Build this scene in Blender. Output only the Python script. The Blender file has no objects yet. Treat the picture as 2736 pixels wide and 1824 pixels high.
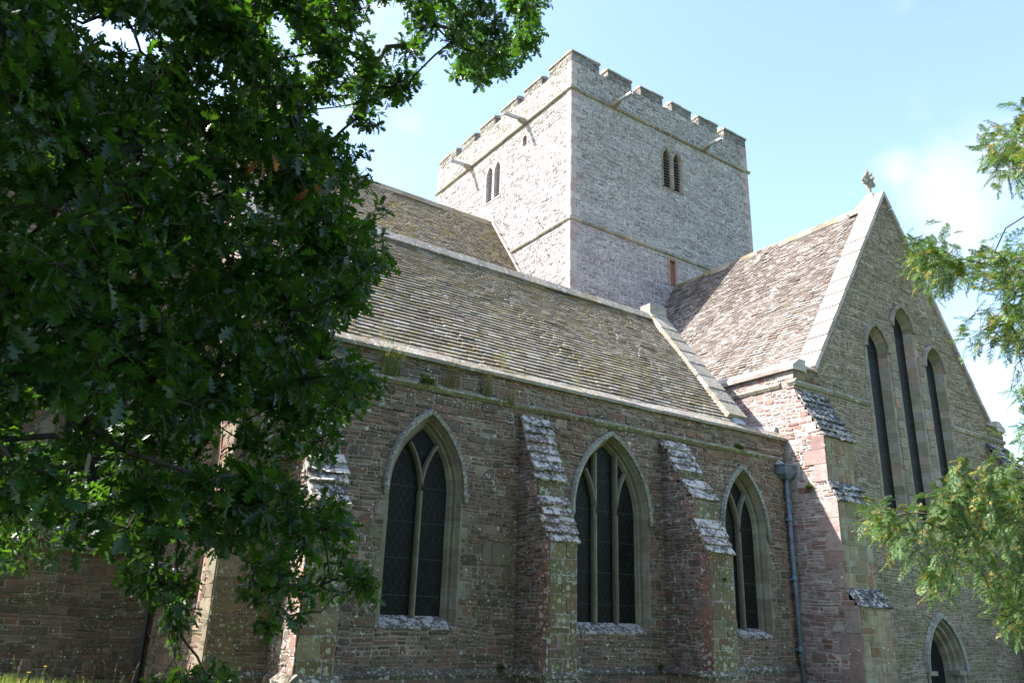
import bpy, math, random
import numpy as np
from mathutils import Vector, Matrix

sc = bpy.context.scene
# ---------------------------------------------------------------- camera
def make_camera():
    yaw, pit, rol = map(math.radians, (34.135, 19.123, 1.858))
    fw = Vector((math.sin(yaw)*math.cos(pit), math.cos(yaw)*math.cos(pit), math.sin(pit)))
    rt = Vector((math.cos(yaw), -math.sin(yaw), 0)); up = rt.cross(fw)
    r2 = rt*math.cos(rol) + up*math.sin(rol); u2 = -rt*math.sin(rol) + up*math.cos(rol)
    cam = bpy.data.cameras.new('camera'); ob = bpy.data.objects.new('camera', cam)
    sc.collection.objects.link(ob)
    m = Matrix.Identity(4)
    for i in range(3):
        m[i][0] = r2[i]; m[i][1] = u2[i]; m[i][2] = -fw[i]
    m[0][3], m[1][3], m[2][3] = 0, -14, 0
    ob.matrix_world = m
    cam.sensor_width = 36; cam.lens = 27.99; cam.clip_start = .05; cam.clip_end = 3000
    sc.camera = ob
make_camera()

# ---------------------------------------------------------------- light and exposure
SUN = Vector((-1.65, 1.0, 2.1)).normalized()
EL = math.asin(SUN.z); ROT = math.atan2(SUN.x, SUN.y)
sc.view_settings.view_transform = 'Standard'; sc.view_settings.look = 'None'
sc.view_settings.exposure = 2.05; sc.view_settings.gamma = 1
ld = bpy.data.lights.new('sun', 'SUN'); ld.energy = 4.3; ld.angle = math.radians(.53); ld.color = (1, .955, .89)
lo = bpy.data.objects.new('sun', ld); sc.collection.objects.link(lo)
lo.rotation_euler = SUN.to_track_quat('Z', 'Y').to_euler(); lo.location = (-30, 30, 60)

def make_world():
    w = bpy.data.worlds.new('World'); sc.world = w; w.use_nodes = True
    nt = w.node_tree; N = nt.nodes; L = nt.links; N.clear()
    out = N.new('ShaderNodeOutputWorld'); bg = N.new('ShaderNodeBackground')
    sky = N.new('ShaderNodeTexSky'); sky.sky_type = 'NISHITA'; sky.sun_disc = False
    sky.sun_elevation = EL; sky.sun_rotation = ROT % (2*math.pi)
    sky.air_density = 1.0; sky.dust_density = 1.6; sky.ozone_density = 1.0; sky.altitude = 100
    bg.inputs['Strength'].default_value = .13
    tc = N.new('ShaderNodeTexCoord')
    def math_(op, a, b=None, clamp=False):
        n = N.new('ShaderNodeMath'); n.operation = op; n.use_clamp = clamp
        for i, v in enumerate((a, b)):
            if v is None: continue
            if isinstance(v, (int, float)): n.inputs[i].default_value = v
            else: L.new(v, n.inputs[i])
        return n.outputs[0]
    noi = N.new('ShaderNodeTexNoise'); noi.inputs['Scale'].default_value = 7; noi.inputs['Detail'].default_value = 7
    noi.inputs['Roughness'].default_value = .58; noi.inputs['Distortion'].default_value = .3
    L.new(tc.outputs['Generated'], noi.inputs['Vector'])
    tot = None
    for d, c0, gain in (((.818, .368, .443), .060, .8), ((.833, .319, .453), .06, .7), ((.777, .403, .483), .030, .7),
                        ((.356, .751, .557), .035, .75), ((.353, .793, .496), .03, .5), ((.692, .515, .506), .02, .35),
                        ((.2, .8, .57), .2, .5), ((.9, .38, .25), .1, .3)):
        dv = Vector(d).normalized()
        vm = N.new('ShaderNodeVectorMath'); vm.operation = 'DISTANCE'; L.new(tc.outputs['Generated'], vm.inputs[0]); vm.inputs[1].default_value = dv
        mr = N.new('ShaderNodeMapRange'); mr.interpolation_type = 'SMOOTHSTEP'
        L.new(vm.outputs['Value'], mr.inputs['Value']); mr.inputs[1].default_value = c0*1.7; mr.inputs[2].default_value = 0
        mr.inputs[3].default_value = 0; mr.inputs[4].default_value = gain
        tot = mr.outputs[0] if tot is None else math_('MAXIMUM', tot, mr.outputs[0])
    a = math_('ADD', noi.outputs['Fac'], math_('MULTIPLY', tot, .42))
    mr = N.new('ShaderNodeMapRange'); mr.interpolation_type = 'SMOOTHSTEP'; L.new(a, mr.inputs['Value'])
    mr.inputs[1].default_value = .60; mr.inputs[2].default_value = 1.0
    mix = N.new('ShaderNodeMix'); mix.data_type = 'RGBA'
    L.new(mr.outputs[0], mix.inputs[0]); L.new(sky.outputs[0], mix.inputs[6]); mix.inputs[7].default_value = (2.0, 2.1, 2.2, 1)
    L.new(mix.outputs[2], bg.inputs['Color']); L.new(bg.outputs[0], out.inputs['Surface'])
make_world()

# ---------------------------------------------------------------- helpers
R = random.Random(11)
WPOS = {}
def tag(o, label=None, cat=None, group=None, kind=None):
    for k, v in (('label', label), ('category', cat), ('group', group), ('kind', kind)):
        if v: o[k] = v
    return o
def empty(name, loc, label, cat, group=None):
    o = bpy.data.objects.new(name, None); sc.collection.objects.link(o); o.location = loc
    o.empty_display_size = .2; WPOS[o.name] = Vector(loc); return tag(o, label, cat, group)

class MB:
    """collects faces with a tone per face and builds them as one mesh"""
    def __init__(s): s.v = []; s.f = []; s.m = []; s.t = []; s.smooth = False
    def face(s, pts, m=0, t=None):
        i = len(s.v); s.v.extend([tuple(p) for p in pts]); s.f.append(tuple(range(i, i+len(pts)))); s.m.append(m)
        s.t.append((R.random(), R.random(), R.random()) if t is None else t)
    def hexa(s, p, m=0, t=None):
        """eight corners, bottom ring then top ring"""
        t = t or (R.random(), R.random(), R.random())
        i = len(s.v); s.v.extend([tuple(q) for q in p])
        for f in ((0, 3, 2, 1), (4, 5, 6, 7), (0, 1, 5, 4), (1, 2, 6, 5), (2, 3, 7, 6), (3, 0, 4, 7)):
            s.f.append(tuple(i+k for k in f)); s.m.append(m); s.t.append(t)
    def box(s, x0, x1, y0, y1, z0, z1, m=0, t=None, j=0):
        q = lambda: R.uniform(-j, j) if j else 0
        s.hexa([(x0+q(), y0+q(), z0+q()), (x1+q(), y0+q(), z0+q()), (x1+q(), y1+q(), z0+q()), (x0+q(), y1+q(), z0+q()),
                (x0+q(), y0+q(), z1+q()), (x1+q(), y0+q(), z1+q()), (x1+q(), y1+q(), z1+q()), (x0+q(), y1+q(), z1+q())], m, t)
    def tube(s, pts, rad, n=8, m=0, cap=True):
        t = (R.random(), R.random(), R.random()); pts = [Vector(p) for p in pts]; base = len(s.v)
        ref = None
        for k, p in enumerate(pts):
            d = (pts[min(k+1, len(pts)-1)] - pts[max(k-1, 0)]).normalized()
            a = Vector((0, 0, 1)) if abs(d.z) < .9 else Vector((1, 0, 0))
            if ref is None: ref = d.cross(a).normalized()
            ref = (ref - d*ref.dot(d)).normalized(); b = d.cross(ref)
            r = rad[k] if hasattr(rad, '__len__') else rad
            for i in range(n):
                w = 2*math.pi*i/n; s.v.append(tuple(p + ref*(r*math.cos(w)) + b*(r*math.sin(w))))
        for k in range(len(pts)-1):
            for i in range(n):
                a = base+k*n+i; b = base+k*n+(i+1) % n
                s.f.append((a, b, b+n, a+n)); s.m.append(m); s.t.append(t)
        if cap:
            s.f.append(tuple(base+i for i in range(n))[::-1]); s.m.append(m); s.t.append(t)
            e = base+(len(pts)-1)*n; s.f.append(tuple(e+i for i in range(n))); s.m.append(m); s.t.append(t)
    def build(s, name, mats, parent=None, smooth=False, label=None, keep=None):
        v = np.array(s.v, dtype=np.float64)
        lo, hi = v.min(0), v.max(0)
        c = Vector(((lo[0]+hi[0])/2, (lo[1]+hi[1])/2, lo[2])) if keep is None else Vector(keep)
        me = bpy.data.meshes.new(name)
        me.from_pydata((v-np.array(c)).tolist(), [], s.f)
        if not isinstance(mats, (list, tuple)): mats = [mats]
        for m in mats: me.materials.append(m)
        me.polygons.foreach_set('material_index', np.array(s.m, dtype=np.int32))
        at = me.attributes.new('tone', 'FLOAT_COLOR', 'FACE')
        t = np.ones((len(s.t), 4), dtype=np.float32); t[:, :3] = np.array(s.t); at.data.foreach_set('color', t.ravel())
        if smooth: me.polygons.foreach_set('use_smooth', np.ones(len(s.f), dtype=bool))
        me.update()
        o = bpy.data.objects.new(name, me); sc.collection.objects.link(o)
        if parent is not None:
            o.parent = parent; o.location = c - WPOS[parent.name]
        else: o.location = c
        WPOS[o.name] = c
        if label: o['label'] = label
        return o

# ---------------------------------------------------------------- materials
class NB:
    def __init__(s, name):
        s.mat = bpy.data.materials.new(name); s.mat.use_nodes = True; s.nt = s.mat.node_tree; s.N = s.nt.nodes; s.L = s.nt.links
        s.N.clear(); s.out = s.N.new('ShaderNodeOutputMaterial'); s.b = s.N.new('ShaderNodeBsdfPrincipled')
        s.L.new(s.b.outputs[0], s.out.inputs['Surface']); s.geo = s.N.new('ShaderNodeNewGeometry'); s.pos = s.geo.outputs['Position']
    def put(s, sock, v):
        if isinstance(v, bpy.types.NodeSocket): s.L.new(v, sock)
        else:
            if hasattr(sock.default_value, '__len__') and len(sock.default_value) == 4 and len(v) == 3: v = (*v, 1)
            sock.default_value = v
    def math(s, op, a, b=0., clamp=False):
        n = s.N.new('ShaderNodeMath'); n.operation = op; n.use_clamp = clamp; s.put(n.inputs[0], a); s.put(n.inputs[1], b); return n.outputs[0]
    def noise(s, scale, detail=4, rough=.55, vec=None, dist=0.):
        n = s.N.new('ShaderNodeTexNoise'); s.put(n.inputs['Vector'], s.pos if vec is None else vec)
        n.inputs['Scale'].default_value = scale; n.inputs['Detail'].default_value = detail; n.inputs['Roughness'].default_value = rough
        n.inputs['Distortion'].default_value = dist; return n.outputs['Fac']
    def scaled(s, v, x):
        n = s.N.new('ShaderNodeVectorMath'); n.operation = 'MULTIPLY'; s.put(n.inputs[0], v); n.inputs[1].default_value = x; return n.outputs[0]
    def mr(s, v, a, b, c=0., d=1., smooth=True):
        n = s.N.new('ShaderNodeMapRange'); n.interpolation_type = 'SMOOTHSTEP' if smooth else 'LINEAR'; s.put(n.inputs['Value'], v)
        for i, k in enumerate((a, b, c, d)): n.inputs[i+1].default_value = k
        return n.outputs[0]
    def mix(s, f, a, b, mode='MIX'):
        n = s.N.new('ShaderNodeMix'); n.data_type = 'RGBA'; n.blend_type = mode; s.put(n.inputs[0], f); s.put(n.inputs[6], a); s.put(n.inputs[7], b); return n.outputs[2]
    def ramp(s, f, cols, const=True):
        n = s.N.new('ShaderNodeValToRGB'); cr = n.color_ramp; cr.interpolation = 'CONSTANT' if const else 'LINEAR'
        k = len(cols)
        for i, c in enumerate(cols):
            p = i/k if const else i/(k-1)
            e = cr.elements[i] if i < 2 else cr.elements.new(p)
            e.position = p; e.color = (*c, 1)
        s.put(n.inputs[0], f); return n.outputs[0]
    def tone(s):
        a = s.N.new('ShaderNodeAttribute'); a.attribute_name = 'tone'
        q = s.N.new('ShaderNodeSeparateColor'); s.L.new(a.outputs['Color'], q.inputs[0]); return q.outputs
    def xyz(s):
        q = s.N.new('ShaderNodeSeparateXYZ'); s.L.new(s.pos, q.inputs[0]); return q.outputs
    def bump(s, h, strength, dist=.02):
        n = s.N.new('ShaderNodeBump'); n.inputs['Strength'].default_value = strength; n.inputs['Distance'].default_value = dist
        s.put(n.inputs['Height'], h); s.L.new(n.outputs[0], s.b.inputs['Normal'])
    def done(s, col, rough=.9, spec=.25):
        s.put(s.b.inputs['Base Color'], col); s.put(s.b.inputs['Roughness'], rough); s.b.inputs['Specular IOR Level'].default_value = spec
        return s.mat

def stone(name, pal, lich=0., lcol=(.56, .56, .49), algae=0., acol=(.13, .14, .055), streak=0., var=.35, moss=0., low=None, lscale=9, spread=.0):
    b = NB(name); t = b.tone()
    col = b.ramp(t[0], pal)
    v = b.math('ADD', b.math('MULTIPLY', t[1], var), 1-var/2)
    fine = b.noise(34, 6, .7); med = b.noise(5.5, 4, .6)
    v = b.math('MULTIPLY', v, b.mr(fine, .25, .75, .72, 1.25, False))
    v = b.math('MULTIPLY', v, b.mr(med, .3, .7, .8, 1.16, False))
    col = b.mix(1.0, col, v, 'MULTIPLY')
    big = b.noise(.55, 4, .6)
    if spread: col = b.mix(b.mr(big, .42, .66, 0, spread), col, (.10, .085, .075))
    if streak:
        s1 = b.noise(1., 5, .65, b.scaled(b.pos, (5., 5., .55)))
        col = b.mix(b.mr(s1, .5, .72, 0, streak), col, (.5, .48, .46))
    if algae:
        a1 = b.noise(1.3, 5, .65)
        f = b.mr(a1, .38, .68, 0, algae)
        if low is not None: f = b.math('MULTIPLY', f, b.mr(b.xyz()[2], low[0], low[1], 1, .12))
        col = b.mix(f, col, acol)
    if moss:
        m1 = b.math('ADD', b.noise(6, 6, .7), b.math('MULTIPLY', b.math('SUBTRACT', b.noise(.7, 3, .6), .5), .35)); col = b.mix(b.mr(m1, .52, .66, 0, moss), col, (.27, .205, .04))
    h = b.math('ADD', b.math('MULTIPLY', fine, .6), b.math('MULTIPLY', b.noise(13, 5, .6), .7))
    if lich:
        n2 = b.noise(1.3, 4, .6); wob = b.N.new('ShaderNodeTexNoise'); b.L.new(b.pos, wob.inputs['Vector']); wob.inputs['Scale'].default_value = lscale*2.2; wob.inputs['Detail'].default_value = 3
        dv = b.N.new('ShaderNodeVectorMath'); dv.operation = 'MULTIPLY_ADD'; b.L.new(wob.outputs['Color'], dv.inputs[0]); dv.inputs[1].default_value = (.55/lscale,)*3; b.L.new(b.pos, dv.inputs[2])
        f = None
        for sc_, wt in ((.75, 1.), (1.9, .85)):
            vo = b.N.new('ShaderNodeTexVoronoi'); b.L.new(dv.outputs[0], vo.inputs['Vector']); vo.inputs['Scale'].default_value = lscale*sc_
            q = b.N.new('ShaderNodeSeparateColor'); b.L.new(vo.outputs['Color'], q.inputs[0])
            rad = b.math('ADD', b.math('MULTIPLY', q.outputs[0], .75), b.math('ADD', b.math('MULTIPLY', n2, .9), (lich*1.15-1.27)*1.0))
            e = b.mr(b.math('SUBTRACT', rad, vo.outputs['Distance']), -.02, .10, 0, wt)
            f = e if f is None else b.math('MAXIMUM', f, e)
        f = b.math('MULTIPLY', f, b.mr(fine, .32, .5, .45, 1))
        col = b.mix(f, col, b.mix(fine, lcol, tuple(c*.72 for c in lcol)))
        h = b.math('ADD', h, b.math('MULTIPLY', f, .35))
    b.bump(h, .75, .03)
    return b.done(col, .93, .15)

CHR = [(.155, .103, .086), (.19, .14, .12), (.12, .09, .078), (.17, .108, .088), (.20, .16, .14), (.14, .115, .10)]
CH = [(0.174, 0.114, 0.085), (0.206, 0.140, 0.103), (0.107, 0.074, 0.057), (0.226, 0.159, 0.119), (0.191, 0.104, 0.075), (0.148, 0.113, 0.088), (0.203, 0.109, 0.079), (0.122, 0.090, 0.071)]
TW = [(0.235, 0.209, 0.207), (0.271, 0.246, 0.247), (0.192, 0.177, 0.179), (0.277, 0.251, 0.243), (0.213, 0.166, 0.164), (0.248, 0.240, 0.243), (0.178, 0.166, 0.172), (0.256, 0.233, 0.232)]
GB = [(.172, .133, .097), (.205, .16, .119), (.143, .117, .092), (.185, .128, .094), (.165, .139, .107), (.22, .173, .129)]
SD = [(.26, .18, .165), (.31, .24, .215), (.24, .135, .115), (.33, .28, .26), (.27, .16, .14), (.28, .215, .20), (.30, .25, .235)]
AS = [(0.220, 0.195, 0.142), (0.194, 0.167, 0.125), (0.246, 0.216, 0.163), (0.207, 0.167, 0.133), (0.229, 0.207, 0.168)]
RD = [(.26, .155, .125), (.29, .20, .16), (.235, .13, .10), (.30, .235, .20)]
M = {}
M['chapel'] = stone('rubble_chapel', CH, lich=.36, algae=.45, acol=(.10, .098, .045), spread=.4, low=(-1.2, 4.5), lcol=(.62, .60, .55), lscale=19)
M['chapelred'] = stone('rubble_buttress', CHR, lich=.38, lcol=(.55, .53, .50), spread=.3, lscale=10)
M['chapelred_mortar'] = stone('mortar_buttress', [(0.248, 0.207, 0.193), (0.212, 0.175, 0.160), (0.276, 0.239, 0.226)], lich=.4, var=.2)
M['patch'] = stone('pale_patch_stone', [(.20, .17, .13), (.185, .15, .115)], lich=.3, algae=.3)
M['chapel_mortar'] = stone('mortar_chapel', [(0.244, 0.192, 0.152), (0.192, 0.151, 0.118), (0.275, 0.222, 0.179)], lich=.4, algae=.3, var=.2)
M['tower'] = stone('rubble_tower', TW, lich=.06, spread=.3, streak=.14)
M['tower_low'] = stone('rubble_tower_base', [(0.251, 0.200, 0.195), (0.288, 0.242, 0.237), (0.223, 0.163, 0.158), (0.270, 0.233, 0.228)], streak=.8)
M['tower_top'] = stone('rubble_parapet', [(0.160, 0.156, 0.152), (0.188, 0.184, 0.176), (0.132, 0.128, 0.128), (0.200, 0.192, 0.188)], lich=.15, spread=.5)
M['tower_mortar'] = stone('mortar_tower', [(0.379, 0.356, 0.345), (0.336, 0.311, 0.304), (0.406, 0.382, 0.378)], var=.2, streak=.15)
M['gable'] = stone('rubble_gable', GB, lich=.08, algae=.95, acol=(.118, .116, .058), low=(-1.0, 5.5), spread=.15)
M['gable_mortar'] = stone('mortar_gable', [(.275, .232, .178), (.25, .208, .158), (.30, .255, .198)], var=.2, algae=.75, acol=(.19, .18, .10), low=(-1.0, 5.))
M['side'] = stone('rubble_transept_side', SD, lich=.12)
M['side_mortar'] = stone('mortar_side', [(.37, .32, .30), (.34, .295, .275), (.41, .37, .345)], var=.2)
M['ashlar'] = stone('dressed_stone', AS, lich=.06, algae=.35, var=.22)
M['ashlar_red'] = stone('red_dressed_stone', RD, lich=.12, var=.25)
M['ashlar_mix'] = stone('mixed_dressed_stone', RD[1:2]+AS+[(.27, .215, .18), (.245, .22, .19)], lich=.06, var=.3, algae=.15)
M['butt_ashlar'] = stone('mossy_quoin_stone', [(.165, .125, .075), (.15, .125, .08), (.19, .15, .095), (.13, .095, .065), (.17, .10, .07)], lich=.5, lcol=(.40, .40, .30), algae=.45, acol=(.115, .115, .035), lscale=11)
M['tb_ashlar'] = stone('stained_quoin_stone', [(.235, .185, .125), (.26, .215, .145), (.21, .115, .075), (.215, .20, .135), (.19, .15, .10)], lich=.3, algae=.35, acol=(.16, .155, .065), streak=.3)
M['hood'] = stone('lichened_hood_stone', [(.22, .205, .17), (.19, .18, .15)], lich=.68, lcol=(.42, .42, .36), var=.2, lscale=22)
M['cap'] = stone('lichened_capping', [(.14, .10, .09), (.12, .10, .095), (.15, .115, .10)], lich=.78, lcol=(.56, .525, .475), var=.3, lscale=10)
M['tcap'] = stone('slate_capping', [(.085, .078, .082), (.10, .09, .092), (.07, .065, .068)], lich=.60, lcol=(.50, .485, .45), lscale=9)
M['string'] = stone('string_course_stone', [(.20, .175, .135), (.16, .135, .105), (.23, .20, .15)], lich=.6, lcol=(.42, .42, .35), algae=.6, acol=(.15, .14, .04), lscale=16)
M['plinth'] = stone('dark_plinth_stone', [(.12, .10, .075), (.10, .08, .065), (.14, .115, .085)], lich=.55, lcol=(.45, .44, .40), algae=.5, acol=(.09, .10, .03), lscale=13)
M['tstring'] = stone('tower_string_stone', [(.25, .23, .19), (.22, .20, .17), (.29, .26, .21)], lich=.4, moss=.5)
M['coping'] = stone('coping_stone', [(0.240, 0.212, 0.180), (0.264, 0.236, 0.205), (0.216, 0.192, 0.168)], lich=.5, lcol=(.46, .44, .40), moss=.45, lscale=12)
M['tcoping'] = stone('gable_coping_stone', [(.36, .305, .275), (.40, .35, .32), (.33, .275, .25), (.38, .34, .31)], lich=.25, lcol=(.5, .47, .44), lscale=9)
M['tile'] = stone('stone_roof_tile', [(0.235, 0.194, 0.157), (0.265, 0.224, 0.185), (0.200, 0.164, 0.132), (0.285, 0.248, 0.209), (0.240, 0.191, 0.151), (0.320, 0.286, 0.248)], lich=.25, lcol=(.50, .48, .43), moss=.75, lscale=8)
M['tile_moss'] = stone('mossy_roof_tile', [(.19, .165, .13), (.23, .195, .155), (.16, .14, .115), (.26, .23, .19)], lich=.15, moss=1.0, lscale=8)
M['slate'] = stone('purple_stone_slate', [(.165, .138, .125), (.20, .172, .158), (.125, .105, .095), (.22, .195, .18), (.165, .135, .12), (.26, .245, .23), (.145, .122, .11)], lich=.36, lcol=(.36, .325, .305), moss=.14, lscale=7)
M['lead'] = stone('weathered_lead', [(.36, .37, .39), (.40, .41, .43)], var=.15)

def plain(name, col, rough=.6, spec=.4, metal=0., var=.25, sc_=20):
    b = NB(name); n = b.noise(sc_, 5, .6)
    c = b.mix(1., col, b.mr(n, .25, .75, 1-var, 1+var, False), 'MULTIPLY'); b.bump(n, .2, .01)
    b.b.inputs['Metallic'].default_value = metal; return b.done(c, rough, spec)
M['dark'] = plain('dark_interior', (.012, .012, .012), .9, .1)
M['louvre'] = plain('slate_louvre', (.13, .13, .16), .7, .3)
M['pipe'] = plain('blue_grey_painted_pipe', (.12, .16, .19), .6, .3, var=.45, sc_=7)
M['blackpipe'] = plain('black_iron_pipe', (.02, .02, .022), .5, .4)
M['wood'] = plain('weathered_timber', (.27, .225, .18), .8, .2, var=.35, sc_=14)
M['reddoor'] = plain('red_painted_timber', (.23, .09, .075), .7, .3)
M['soil'] = plain('dark_soil', (.05, .04, .03), .95, .1)

def leaded(name, sx, sz, axis=0, dia=True):
    b = NB(name); p = b.xyz(); u = p[axis]
    a = b.math('MULTIPLY', u, sx); z = b.math('MULTIPLY', p[2], sz)
    wob = b.math('MULTIPLY', b.math('SUBTRACT', b.noise(5, 3, .6), .5), 1.1)
    def line(x, w):
        f = b.math('FRACT', b.math('ADD', x, wob)); d = b.math('ABSOLUTE', b.math('SUBTRACT', f, .5))
        return b.mr(d, w, w*1.7, 1, 0)
    if dia:
        l = b.math('MAXIMUM', line(b.math('ADD', a, z), .05), line(b.math('SUBTRACT', a, z), .05))
    else: l = b.math('MAXIMUM', line(a, .05), line(z, .05))
    vor = b.N.new('ShaderNodeTexVoronoi'); vor.feature = 'DISTANCE_TO_EDGE'; b.L.new(b.pos, vor.inputs['Vector']); vor.inputs['Scale'].default_value = 4.5
    mid = b.mr(b.noise(1.1, 3, .5), .48, .55)
    l2 = b.mr(vor.outputs['Distance'], .02, .035, 1, 0)
    l = b.math('ADD', b.math('MULTIPLY', l, b.math('SUBTRACT', 1., mid)), b.math('MULTIPLY', l2, mid), True)
    bar = b.mr(b.math('ABSOLUTE', b.math('SUBTRACT', b.math('FRACT', b.math('MULTIPLY', p[2], 1.45)), .5)), .012, .02, 1, 0)
    l = b.math('MAXIMUM', b.math('MULTIPLY', l, .5), bar)
    n = b.noise(3.2, 3, .6)
    c = b.mix(l, b.ramp(n, [(.003, .0045, .004), (.004, .006, .005), (.0055, .005, .0035), (.003, .004, .0045)], False), (.026, .029, .027))
    b.bump(b.math('ADD', l, b.noise(9, 2, .5)), .25, .01)
    return b.done(c, .42, .10)
M['glass'] = leaded('leaded_glass', 6.5, 4.2)
M['glass_red'] = leaded('leaded_glass_side', 6.5, 4.2, 1)
M['glass_mesh'] = leaded('dark_leaded_glass', 9, 12, 0, False)

def foliage(name, cols, trans, tcol, rough=.42, spec=.5):
    b = NB(name); t = b.tone()
    c = b.ramp(t[0], cols, False); c = b.mix(1., c, b.mr(b.noise(18, 3, .6), .3, .7, .75, 1.25, False), 'MULTIPLY')
    b.done(c, rough, spec)
    tr = b.N.new('ShaderNodeBsdfTranslucent'); b.put(tr.inputs['Color'], b.mix(1., c, tcol, 'MULTIPLY'))
    ms = b.N.new('ShaderNodeMixShader'); ms.inputs[0].default_value = trans
    b.L.new(b.b.outputs[0], ms.inputs[1]); b.L.new(tr.outputs[0], ms.inputs[2]); b.L.new(ms.outputs[0], b.out.inputs['Surface'])
    return b.mat
M['oak'] = foliage('oak_leaf', [(.010, .034, .008), (.017, .052, .010), (.028, .074, .013), (.012, .040, .011)], .45, (3.4, 2.9, .8), .34, .45)
M['oak_dead'] = foliage('browned_oak_leaf', [(.15, .075, .02), (.2, .10, .03)], .35, (1.6, 1.2, .7), .7, .2)
M['yew'] = foliage('yew_needle', [(.04, .10, .03), (.07, .15, .04), (.13, .215, .06)], .26, (1.9, 1.8, .8), .45, .4)
M['yew_tip'] = foliage('yew_pollen_tip', [(.34, .27, .06), (.40, .31, .08), (.28, .25, .05)], .3, (1.4, 1.2, .7), .7, .2)
M['grass'] = foliage('grass_blade', [(.09, .16, .035), (.13, .19, .045), (.19, .21, .07), (.27, .25, .12)], .4, (1.8, 1.7, .9), .6, .2)
M['drygrass'] = foliage('dry_grass_blade', [(.30, .24, .12), (.22, .19, .08), (.13, .14, .05)], .4, (1.4, 1.3, .9), .7, .2)
M['fern'] = foliage('wall_fern_leaf', [(.06, .11, .03), (.09, .14, .04), (.12, .16, .05)], .35, (1.8, 1.7, .9), .6, .2)
M['bark'] = stone('oak_bark', [(.05, .042, .033), (.07, .06, .045), (.04, .035, .03)], lich=.2, lcol=(.20, .21, .15))
M['yellow'] = plain('yellow_petal', (.75, .55, .03), .6, .3)
M['mast'] = None

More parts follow.
